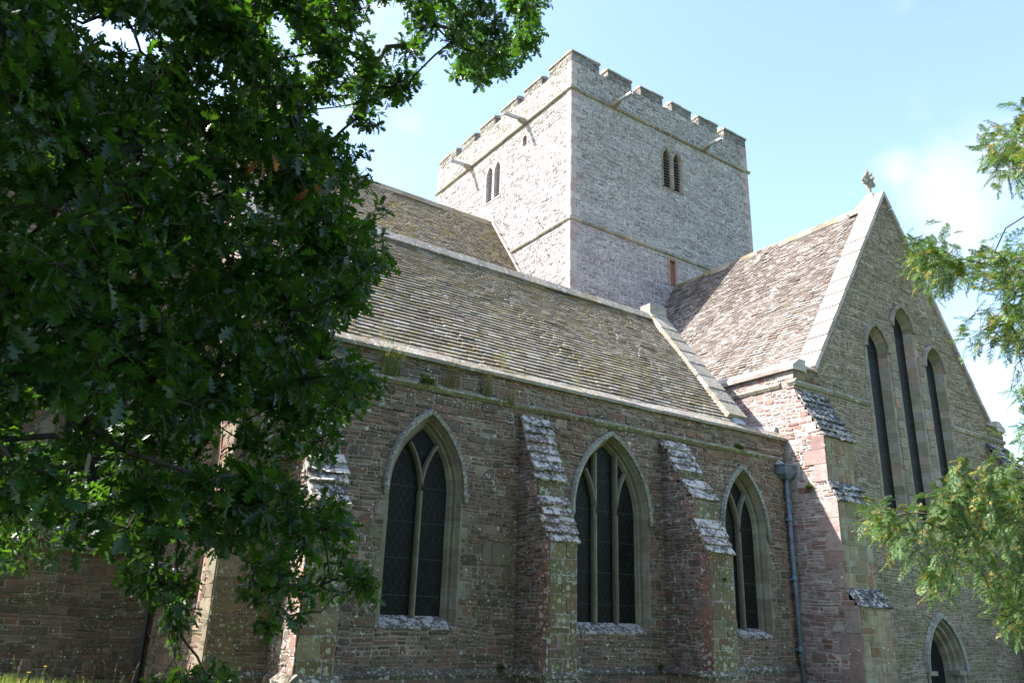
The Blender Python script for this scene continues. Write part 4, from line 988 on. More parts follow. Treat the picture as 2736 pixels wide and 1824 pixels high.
def blade(mb, p, h, lean, w, az=None, m=0, tone=None):
    az = R.uniform(0, 6.28) if az is None else az
    d = Vector((math.cos(az), math.sin(az), 0)); s = Vector((-d.y, d.x, 0)); p = Vector(p); t = tone or (R.random(), R.random(), R.random())
    pts = [p, p+d*(lean*.25*h)+Vector((0, 0, h*.55)), p+d*(lean*h)+Vector((0, 0, h*(1-.25*abs(lean))))]
    mb.face([pts[0]-s*w, pts[0]+s*w, pts[1]+s*w*.7, pts[1]-s*w*.7], m, t); mb.face([pts[1]-s*w*.7, pts[1]+s*w*.7, pts[2]], m, t)
def lawn():
    m = MB()
    for k in range(11000):
        x = R.uniform(-1.5, 6.5); y = R.uniform(-6.0, 4.0)
        if y > -.1 and x > XD-.2: continue
        blade(m, (x, y, ground_h(x, y)-.02), R.uniform(.10, .26), R.uniform(.1, .7), R.uniform(.004, .008))
    for k in range(60):
        x = R.uniform(-.5, 4.5); y = R.uniform(-2., 3.5); p = Vector((x, y, ground_h(x, y))); h = R.uniform(.3, .5); l = R.uniform(-.12, .12)
        m.tube([p, p+Vector((l*.5, 0, h*.6)), p+Vector((l, .02, h))], [.0035, .003, .002], 4, 1, False)
        m.tube([p+Vector((l, .02, h)), p+Vector((l*1.2, .02, h+.03)), p+Vector((l*1.6, .02, h+.08))], [.003, .008, .002], 4, 1, False)
    o = m.build('meadow_grass', [M['grass'], M['drygrass']], None, keep=(1, 0, -1.5)); tag(o, 'long sunlit meadow grass in front of the shaded aisle wall', 'grass', kind='stuff')
lawn()
def flower(x, y, h):
    z = ground_h(x, y); e = empty('wildflower', (x, y, z), 'small yellow wildflower on a thin stem in the long grass', 'wildflower', 'yellow wildflowers in the grass')
    s = MB(); s.tube([(x, y, z), (x+.01, y, z+h*.6), (x+.02, y, z+h)], .006, 5); s.build('stem', [M['grass']], e)
    f = MB(); c = Vector((x+.02, y, z+h))
    for k in range(7):
        a = k*.9; d = Vector((math.cos(a), math.sin(a), .35)); q = Vector((-d.y, d.x, 0))
        f.face([c, c+d*.02-q*.012, c+d*.036, c+d*.02+q*.012])
    f.build('petals', [M['yellow']], e)
for x, y, h in ((.62, .5, .29), (.95, 1.3, .31), (1.35, .2, .30), (.5, 2., .28), (1.7, 1.6, .32), (2.1, .4, .28), (1.1, 2.4, .3)): flower(x, y, h)

def tuft(x, y, z, n, h, lean, label, mats, name='grass_tuft', cat='grass tuft', w=.0045, spread=.1, heads=True, group=None, out=(0, -1)):
    m = MB()
    for k in range(n):
        px = x+max(-1.5, min(1.5, R.gauss(0, 1)))*spread; py = y+R.uniform(-.03, .02); hh_ = h*R.uniform(.45, 1.1)
        az = math.atan2(out[1], out[0])+R.gauss(0, 1.0)
        blade(m, (px, py, z), hh_, lean*R.uniform(.2, 1.3), w, az)
        if heads and R.random() < .18:
            p = Vector((px, py, z)); q = p+Vector((R.gauss(0, .05), out[1]*.05, hh_*1.25))
            m.tube([p, (p+q)/2, q], [.002, .002, .0015], 4, 0, False); m.tube([q, q+Vector((.005, 0, .03)), q+Vector((.012, 0, .07))], [.003, .009, .002], 4, 0, False)
    o = m.build(name, [mats], None); tag(o, label, cat, group)
def fernlet(x, y, z, n, r, label, out=(0, -1, 0), mat='fern', name='wall_fern'):
    m = MB(); O = Vector((x, y, z)); od = Vector(out)
    for k in range(n):
        d = (od*R.uniform(.3, 1)+Vector((R.gauss(0, .6), R.gauss(0, .6), R.uniform(-.3, .9)))).normalized(); l = r*R.uniform(.5, 1.1); s = d.cross(Vector((0, 0, 1))).normalized()
        for j in range(9):
            t = (j+1)/9; c = O+d*(l*t)-Vector((0, 0, l*.35*t*t)); ww = r*.22*math.sin(math.pi*min(1, t*.9+.1))+.006
            for sg in (-1, 1): 
                e = s*sg; m.face([c, c+e*ww*.6+d*.012, c+e*ww, c+e*ww*.5-d*.014])
    o = m.build(name, [M[mat]], None); tag(o, label, 'fern' if 'fern' in name else 'weed')
ZS = 4.49
tuft(6.55, -.06, ZS, 130, .62, .45, 'tallest green and straw-coloured grass clump growing out of the chapel parapet', M['grass'], spread=.13)
fernlet(7.35, -.06, ZS, 46, .3, 'low bushy green plant on the string course between two grass clumps', name='wall_plant')
tuft(7.95, -.06, ZS, 70, .55, .4, 'dry straw-coloured grass clump second to the right of the tall green one', M['drygrass'], spread=.12)
tuft(8.85, -.06, ZS-.02, 70, .52, .35, 'dry upright grass clump above the right side of the two-light window hood', M['drygrass'], spread=.08)
tuft(9.4, -.1, ZS-.1, 50, .36, .9, 'drooping dry grass clump hanging off the string course beside the first buttress', M['drygrass'], spread=.09)
tuft(5.9, -.05, 4.86, 26, .34, .4, 'thin straw grass leaning under the eaves coping beside the oak leaves', M['drygrass'], spread=.1)
tuft(10.6, -.32, 3.45, 26, .5, .25, 'few thin dry stems rising from the stepped cap of the first buttress', M['drygrass'], spread=.05)
for x, n, h, y, lb in ((5.6, 14, .5, .12, 'thin tall dry grass stems on the eaves nearest the oak'), (6.35, 16, .55, .12, 'pair of thin dry grass stems on the eaves above the tallest clump'), (9.3, 16, .5, .13, 'thin dry grass stems on the eaves above the first buttress'), (11.4, 14, .45, .13, 'thin dry grass stems on the eaves above the three-light window'), (12.9, 12, .4, .13, 'rightmost thin dry grass stems on the chapel eaves')):
    tuft(x, y-.1, 5.2, n, h, .25, lb, M['drygrass'], spread=.07, w=.003)
fernlet(16.9, -.04, 4.5, 34, .26, 'green fern on the string course right above the last chapel window')
fernlet(18.92, -.72, 3.6, 36, .2, 'small yellow-green fern on the transept wall at the edge of the sunlight', out=(-1, -.2, 0))
fernlet(9.4, -.12, -.92, 34, .16, 'small green weed on the plinth left of the first buttress foot', name='wall_weed')
fernlet(13.7, -.12, -.92, 26, .13, 'small green weed on the plinth left of the second buttress foot', name='wall_weed')
fernlet(14.5, -1.42, .95, 14, .12, 'tiny green fern on the right edge of the second buttress', name='wall_fern')

# ---------------------------------------------------------------- trees
def scatter(tmpl_v, tmpl_f, pos, dirs, nrm, size):
    """copies of a small leaf template as one vertex/face array"""
    pos, dirs, nrm, size = (np.asarray(a, dtype=np.float64) for a in (pos, dirs, nrm, size))
    dirs = dirs/np.linalg.norm(dirs, axis=1, keepdims=True)
    side = np.cross(dirs, nrm); side /= np.linalg.norm(side, axis=1, keepdims=True)+1e-9
    n2 = np.cross(side, dirs); t = np.asarray(tmpl_v)
    v = pos[:, None]+size[:, None, None]*(t[None, :, 0:1]*side[:, None]+t[None, :, 1:2]*dirs[:, None]+t[None, :, 2:3]*n2[:, None])
    k = len(t); f = np.asarray(tmpl_f)[None]+(np.arange(len(pos))*k)[:, None, None]
    return v.reshape(-1, 3), f.reshape(-1, f.shape[-1])
def leaf_object(name, parts, tones, mats, parent, keep):
    """parts: list of (verts, quads, material index, tone per leaf, faces per leaf)"""
    V = []; Fq = []; Mi = []; T = []; off = 0
    for (v, f, mi, tn, fp) in parts:
        V.append(v); Fq.append(f+off); off += len(v); Mi.append(np.full(len(f), mi)); T.append(np.repeat(tn, fp))
    V = np.concatenate(V); Fq = np.concatenate(Fq); Mi = np.concatenate(Mi); T = np.concatenate(T)
    me = bpy.data.meshes.new(name); me.vertices.add(len(V)); me.vertices.foreach_set('co', (V-np.array(keep)).ravel())
    me.loops.add(Fq.size); me.loops.foreach_set('vertex_index', Fq.ravel().astype(np.int32))
    me.polygons.add(len(Fq)); k = Fq.shape[1]; me.polygons.foreach_set('loop_start', np.arange(0, Fq.size, k, dtype=np.int32)); me.polygons.foreach_set('loop_total', np.full(len(Fq), k, dtype=np.int32))
    for m in mats: me.materials.append(m)
    me.polygons.foreach_set('material_index', Mi.astype(np.int32))
    at = me.attributes.new('tone', 'FLOAT_COLOR', 'FACE'); t = np.ones((len(Fq), 4), dtype=np.float32); t[:, 0] = T; at.data.foreach_set('color', t.ravel())
    me.update(); me.validate()
    o = bpy.data.objects.new(name, me); sc.collection.objects.link(o); o.parent = parent; o.location = Vector(keep)-WPOS[parent.name]; WPOS[o.name] = Vector(keep)
    return o
def oak_leaf():
    t = [0, .12, .24, .33, .46, .55, .68, .77, .88, 1.]; w = [.012, .05, .18, .06, .29, .10, .34, .12, .20, .0]
    v = []; f = []
    for a, b in zip(t, w):
        z = -.16*a*a
        v += [(-b, a+(.05 if b > .16 else -.0), z+b*.32), (0, a, z), (b, a+(.05 if b > .16 else 0), z+b*.32)]
    for i in range(len(t)-1):
        k = i*3; f += [(k, k+1, k+4, k+3), (k+1, k+2, k+5, k+4)]
    return v, f
def grow(root_pts, centres, jit, rfac, vz=1.):
    """joins clump centres into a branching skeleton (nearest-node tree); returns (parent index, positions, radii)"""
    P = [Vector(p) for p in root_pts]; par = list(range(-1, len(P)-1)); dist = [0.]
    for i in range(1, len(P)): dist.append(dist[-1]+(P[i]-P[i-1]).length)
    nr = len(P); todo = [Vector(c) for c in centres]
    best = []
    def cost(i, c): d = P[i]-c; return math.sqrt(d.x*d.x+d.y*d.y+(vz*d.z)**2)+.28*dist[i]
    for c in todo: best.append(min((cost(i, c), i) for i in range(nr)))
    left = set(range(len(todo))); order = [None]*len(todo)
    while left:
        k = min(left, key=lambda q: best[q][0]-.28*dist[best[q][1]]+.0); left.discard(k)
        i = best[k][1]; P.append(todo[k]); par.append(i); dist.append(dist[i]+(P[i]-todo[k]).length); n = len(P)-1; order[k] = n
        for q in left:
            cc = cost(n, todo[q])
            if cc < best[q][0]: best[q] = (cc, n)
    cnt = [0]*len(P)
    for i in range(len(P)-1, -1, -1):
        cnt[i] += 1
        if par[i] >= 0: cnt[par[i]] += cnt[i]
    return P, par, [rfac*math.sqrt(c) for c in cnt], order
def limbs(mb, P, par, rad, jit):
    for i in range(len(P)):
        if par[i] < 0: continue
        a, b = P[par[i]], P[i]; l = (b-a).length; m1 = a.lerp(b, .35)+Vector((R.gauss(0, jit), R.gauss(0, jit), R.gauss(0, jit)))*l; m2 = a.lerp(b, .7)+Vector((R.gauss(0, jit), R.gauss(0, jit), R.gauss(0, jit)))*l
        ra = min(rad[par[i]], rad[i]*1.5); mb.tube([a, m1, m2, b], [ra, (ra*2+rad[i])/3, (ra+rad[i]*2)/3, rad[i]], 6, 0, False)

OAK = [(58,-878,319,28),(-32,-1072,180,23),(76,-963,335,31),(-8,-928,276,29),(-23,-1071,231,20),(-11,-1016,80,17),(178,-878,241,27),(147,-716,594,23),(40,-1036,114,14),(-18,-1004,183,26),(9,-1037,232,16),(19,-1028,39,18),(95,-894,105,21),(-24,-986,214,26),(27,-931,176,26),(-16,-1040,108,21),(101,-857,76,30),(55,-897,131,29),(201,-790,221,28),(26,-963,96,15),(63,-908,241,26),(16,-1052,151,24),(14,-927,373,18),(211,-770,329,34),(37,-1003,171,19),(122,-725,424,31),(51,-859,289,26),(162,-841,385,23),(151,-803,194,21),(179,-770,395,28),(140,-946,158,21),(-4,-995,58,21),(163,-844,171,34),(47,-887,240,20),(161,-933,136,28),(7,-1023,101,15),(74,-946,389,24),(132,-788,255,26),(22,-1023,122,23),(1,-1067,74,14),(-40,-972,261,24),(6,-988,203,20),(128,-823,198,26),(-30,-1090,223,13),(248,-759,304,21),(109,-853,48,24),(5,-1040,195,17),(12,-1074,121,23),(43,-917,112,18),(-18,-1068,249,14),(145,-774,299,20),(31,-914,198,20),(148,-941,289,19),(-12,-969,314,16),(161,-883,130,31),(143,-948,172,18),(1,-954,356,29),(63,-881,225,32),(29,-967,270,19),(96,-855,289,23),(30,-844,325,32),(7,-928,89,18),(129,-908,197,19),(14,-965,360,19),(94,-949,142,19),(133,-825,163,31),(-16,-953,156,28),(-21,-1087,182,13),(-24,-1106,194,14),(-15,-1009,161,19),(170,-933,201,24),(47,-951,365,32),(51,-1010,159,18),(179,-886,51,30),(44,-911,283,22),(3,-939,154,25),(52,-904,174,31),(94,-825,284,24),(106,-942,62,21),(185,-706,459,36),(249,-735,342,26),(-52,-1003,274,21),(195,-905,244,22),(132,-952,266,27),(76,-774,493,31),(94,-935,188,28),(175,-801,254,31),(65,-997,95,18),(43,-973,83,17),(215,-755,399,23),(12,-908,275,24),(2,-982,164,15),(11,-926,77,16),(130,-914,61,24),(35,-1026,102,25),(93,-807,64,20),(125,-819,383,31),(-8,-1092,164,14),(123,-966,189,21),(89,-925,269,22),(-28,-1075,156,15),(115,-949,113,19),(105,-850,422,30),(-19,-956,302,16),(-3,-961,187,16),(58,-913,109,16),(89,-927,124,27),(23,-966,118,16),(173,-780,70,36),(135,-853,48,23),(206,-750,257,27),(109,-940,263,22),(104,-875,463,26),(164,-765,282,29),(179,-887,128,25),(168,-687,495,27),(72,-923,219,22),(142,-776,71,22),(221,-830,151,21),(102,-821,268,21),(280,-722,333,32),(184,-882,202,20),(-13,-1000,249,16),(210,-829,332,31),(80,-834,47,18),(151,-923,259,31),(61,-929,417,25),(134,-790,150,30),(90,-777,517,40),(68,-842,374,24),(14,-1048,49,16),(219,-828,73,19),(186,-903,39,18),(92,-835,76,18),(64,-959,74,16),(31,-900,239,21),(103,-968,152,24),(185,-828,175,19),(90,-797,371,22),(-3,-1058,160,13),(117,-811,341,27),(2,-952,47,20),(75,-861,108,30),(163,-852,278,24),(157,-718,499,38),(69,-912,141,31),(211,-819,362,27),(262,-759,188,24),(123,-967,216,16),(134,-832,123,19),(-23,-924,158,15),(86,-897,217,22),(41,-1032,192,23),(14,-946,40,16),(101,-886,423,20),(21,-1035,188,24),(45,-915,416,21),(-8,-966,291,19),(170,-753,599,32),(83,-990,200,21),(270,-721,293,28),(203,-748,95,28),(166,-855,253,26),(99,-913,221,17),(55,-857,162,20),(110,-933,197,21),(234,-785,131,22),(139,-810,225,27),(-30,-994,179,18),(-3,-1076,118,15),(49,-862,213,25),(47,-1016,31,14),(113,-928,414,23),(12,-949,139,18),(123,-733,523,26),(13,-1008,182,15),(33,-894,401,29),(229,-708,148,36),(251,-690,204,22),(69,-877,194,19),(181,-906,265,26),(42,-879,397,19),(166,-790,159,25),(174,-903,250,19),(92,-763,568,40),(7,-890,318,32),(173,-876,308,22),(134,-846,335,20),(159,-814,332,28),(170,-770,303,25),(71,-861,177,19),(195,-711,582,29),(-38,-979,283,15),(-6,-1031,66,13),(273,-696,179,25),(-8,-926,143,21),(15,-987,85,14),(142,-764,575,29),(202,-756,417,22),(82,-904,404,20),(-24,-935,176,20),(134,-800,103,19),(206,-698,494,26),(173,-678,454,26),(218,-735,313,41),(93,-900,87,20),(88,-874,163,20),(177,-769,236,36),(76,-846,392,26),(-5,-1069,83,20),(161,-877,95,20),(187,-797,334,24),(92,-936,281,17),(-35,-1084,205,17),(116,-953,134,20),(209,-721,224,29),(-22,-1028,236,18),(40,-887,158,25),(16,-914,188,18),(32,-879,289,21),(3,-995,236,15),(27,-852,405,21),(131,-891,485,32),(-30,-935,189,18),(113,-802,141,20),(218,-810,175,21),(126,-805,365,21),(278,-726,370,24),(62,-961,335,19),(199,-726,185,25),(82,-898,41,23),(42,-880,188,19),(12,-1026,89,22),(105,-832,214,21),(94,-794,449,24),(275,-671,81,30),(88,-931,304,19),(102,-806,356,20),(110,-876,276,21),(214,-734,61,25),(50,-872,56,16),(146,-869,464,29),(28,-1006,305,22),(134,-898,359,20),(-4,-1059,205,18),(26,-1029,50,14),(70,-847,354,19),(221,-768,257,40),(87,-822,308,20),(-15,-957,347,23),(115,-919,341,20),(198,-688,632,24),(254,-642,490,31),(61,-953,358,23),(76,-864,131,19),(85,-837,226,20),(-17,-1090,209,13),(-9,-946,227,27),(156,-783,253,22),(86,-940,423,21),(131,-876,335,22),(72,-1001,118,15),(43,-981,282,16),(16,-989,304,16),(32,-827,476,25),(198,-819,80,22),(98,-815,145,19),(145,-917,74,18),(135,-744,499,28),(123,-866,398,21),(129,-796,89,23),(64,-791,507,27),(26,-1058,80,19),(218,-755,361,23),(312,-689,31,26),(72,-995,48,23),(76,-813,442,22),(13,-923,56,18),(-14,-1051,198,25),(45,-832,358,32),(148,-929,59,25),(-3,-1078,101,19),(298,-675,58,24),(88,-982,97,19),(219,-727,169,28),(118,-749,583,30),(204,-880,52,21),(254,-690,57,26),(39,-916,244,18),(139,-908,48,20),(87,-827,100,18),(152,-827,342,20),(28,-1047,172,15),(48,-912,81,16),(97,-945,171,17),(267,-741,68,21),(133,-927,263,19),(-15,-944,124,16),(114,-812,251,19),(211,-744,289,22),(-5,-921,128,19),(-24,-1102,227,20),(123,-804,166,21),(174,-788,86,21),(101,-972,195,17),(212,-780,205,26),(42,-1031,174,17),(39,-995,255,17),(-33,-1105,176,16),(80,-772,540,22),(62,-744,556,29),(-52,-667,466,33),(-9,-569,485,32),(-30,-590,523,30),(155,-725,513,30),(165,-784,410,31),(168,-595,707,41),(-38,-813,323,28),(146,-588,614,38),(-34,-663,368,27),(-64,-623,452,32),(18,-597,464,39),(-40,-665,408,28),(-10,-801,341,32),(157,-712,624,30),(-34,-667,505,32),(107,-838,481,33),(10,-827,340,23),(-69,-640,498,26),(50,-663,435,31),(157,-752,468,27),(-51,-734,344,25),(-47,-853,354,23),(3,-837,448,25),(-8,-840,346,28),(238,-543,597,38),(89,-701,561,39),(51,-801,472,29),(5,-641,494,28),(-42,-799,435,23),(21,-554,522,29),(236,-558,745,41),(102,-603,547,36),(-37,-678,436,28),(195,-690,644,29),(114,-544,537,38),(68,-554,515,32),(70,-744,425,35),(102,-714,435,33),(125,-700,616,29),(-31,-746,501,24),(-25,-844,397,22),(158,-576,663,34),(1,-655,576,37),(-13,-775,464,26),(195,-531,617,41),(196,-580,755,42),(19,-849,411,23),(-89,-684,501,29),(-30,-828,373,24),(29,-607,632,29),(46,-659,548,30),(-60,-871,372,25),(71,-588,682,30),(114,-804,441,27),(172,-642,502,33),(-39,-604,595,28),(114,-790,384,24),(83,-835,431,32),(8,-772,400,27),(-20,-822,306,31),(-65,-719,482,27),(-19,-652,411,30),(153,-831,537,29),(116,-566,643,30),(67,-564,672,43),(145,-665,16,14),(161,-683,25,19),(102,-820,19,12),(145,-734,10,16),(134,-700,25,17),(147,-754,2,13),(134,-652,25,12),(167,-653,-10,12),(116,-838,17,12),(130,-843,-12,13),(115,-911,0,11),(126,-855,13,12),(110,-832,9,11),(168,-681,12,15),(112,-870,5,13),(177,-652,-23,13),(197,-780,22,12),(201,-755,10,16),(214,-784,2,19),(186,-847,-7,12),(207,-879,16,12),(176,-835,28,14),(176,-929,12,12),(257,-725,16,15),(157,-939,24,10),(233,-776,-2,12),(206,-776,14,14),(166,-922,12,12),(229,-755,22,17),(203,-802,26,12),(224,-902,21,11),(292,-776,19,13),(283,-770,19,12),(286,-771,29,12),(229,-910,18,10),(142,-767,-50,11),(206,-705,-55,16),(193,-681,-56,15),(179,-674,-62,13),(191,-661,-69,13),(170,-670,-71,13),(134,-845,-49,12),(147,-859,-38,15),(160,-839,-47,11),(131,-880,-40,13),(242,-824,171,13),(221,-853,170,19),(196,-941,142,10),(169,-986,121,12),(256,-830,175,12),(174,-961,136,10),(221,-852,156,11),(251,-807,187,13),(226,-851,267,13),(160,-1016,184,13),(234,-835,262,14),(222,-888,251,16),(181,-957,203,11),(224,-839,233,12),(170,-973,174,10),(219,-836,224,12),(167,-974,181,10),(244,-810,249,12),(214,-787,553,19),(166,-896,490,16),(148,-871,496,15),(198,-671,690,24),(205,-723,632,18),(214,-662,652,21),(176,-821,507,19),(266,-633,721,25),(238,-737,664,20),(194,-795,553,20),(203,-698,602,18),(263,-675,699,19),(237,-736,618,17),(218,-775,594,19),(248,-754,466,22),(259,-711,525,19),(219,-838,452,20),(297,-686,559,19),(351,-630,624,25),(342,-587,644,22),(261,-727,555,20),(298,-621,654,23),(296,-621,615,24),(253,-779,485,17),(310,-601,586,25),(261,-798,478,23),(332,-593,652,19),(228,-814,438,15),(276,-798,482,16),(305,-750,642,22),(256,-845,494,18),(297,-661,749,26),(331,-650,724,24),(283,-702,676,18),(300,-726,594,17),(275,-795,627,24),(255,-851,526,21),(329,-731,637,26),(442,-596,813,21),(304,-819,639,22),(326,-760,668,23),(411,-658,788,25),(394,-738,757,24),(310,-825,566,23),(327,-826,620,21),(359,-850,639,19),(430,-698,771,23),(328,-852,607,17),(435,-655,786,25),(351,-683,723,27),(395,-654,735,24),(540,-610,903,21),(336,-827,598,18),(346,-837,573,24),(390,-623,807,22),(366,-747,609,25),(396,-773,584,21),(451,-597,704,20),(388,-790,597,17),(475,-650,726,24),(398,-726,644,18),(462,-575,785,26),(359,-814,557,22),(512,-656,760,24),(423,-681,648,23),(301,-838,526,17),(520,-644,749,20),(437,-764,638,20),(462,-697,699,22),(421,-633,702,20),(364,-795,548,19),(474,-635,701,25),(369,-725,647,18),(490,-647,714,21),(475,-565,759,25),(403,-709,640,19),(457,-625,749,24),(167,-889,418,18),(151,-915,409,19),(198,-783,522,23),(167,-894,380,20),(186,-780,507,19),(190,-760,549,25),(230,-714,530,19),(219,-720,537,19),(157,-948,397,17),(173,-878,414,15),(204,-769,554,19),(228,-719,501,18),(130,-941,392,18),(168,-788,522,18),(220,-702,519,18),(230,-713,565,18),(545,-585,907,21),(397,-801,657,22),(478,-669,815,21),(537,-627,842,21),(437,-774,641,23),(534,-631,809,26),(465,-722,720,21),(514,-626,830,22),(418,-784,699,21),(422,-800,660,22),(44,144,167,44),(32,-293,51,44),(66,-270,157,41),(104,57,178,68),(15,26,143,46),(53,-204,117,44),(27,-380,141,48),(9,151,209,61),(58,-51,161,58),(21,-222,186,40),(48,-153,66,47),(95,-159,91,60),(35,-58,105,48),(90,122,124,60),(27,148,105,57),(70,-23,95,41),(194,-122,140,42),(155,-85,139,42)]
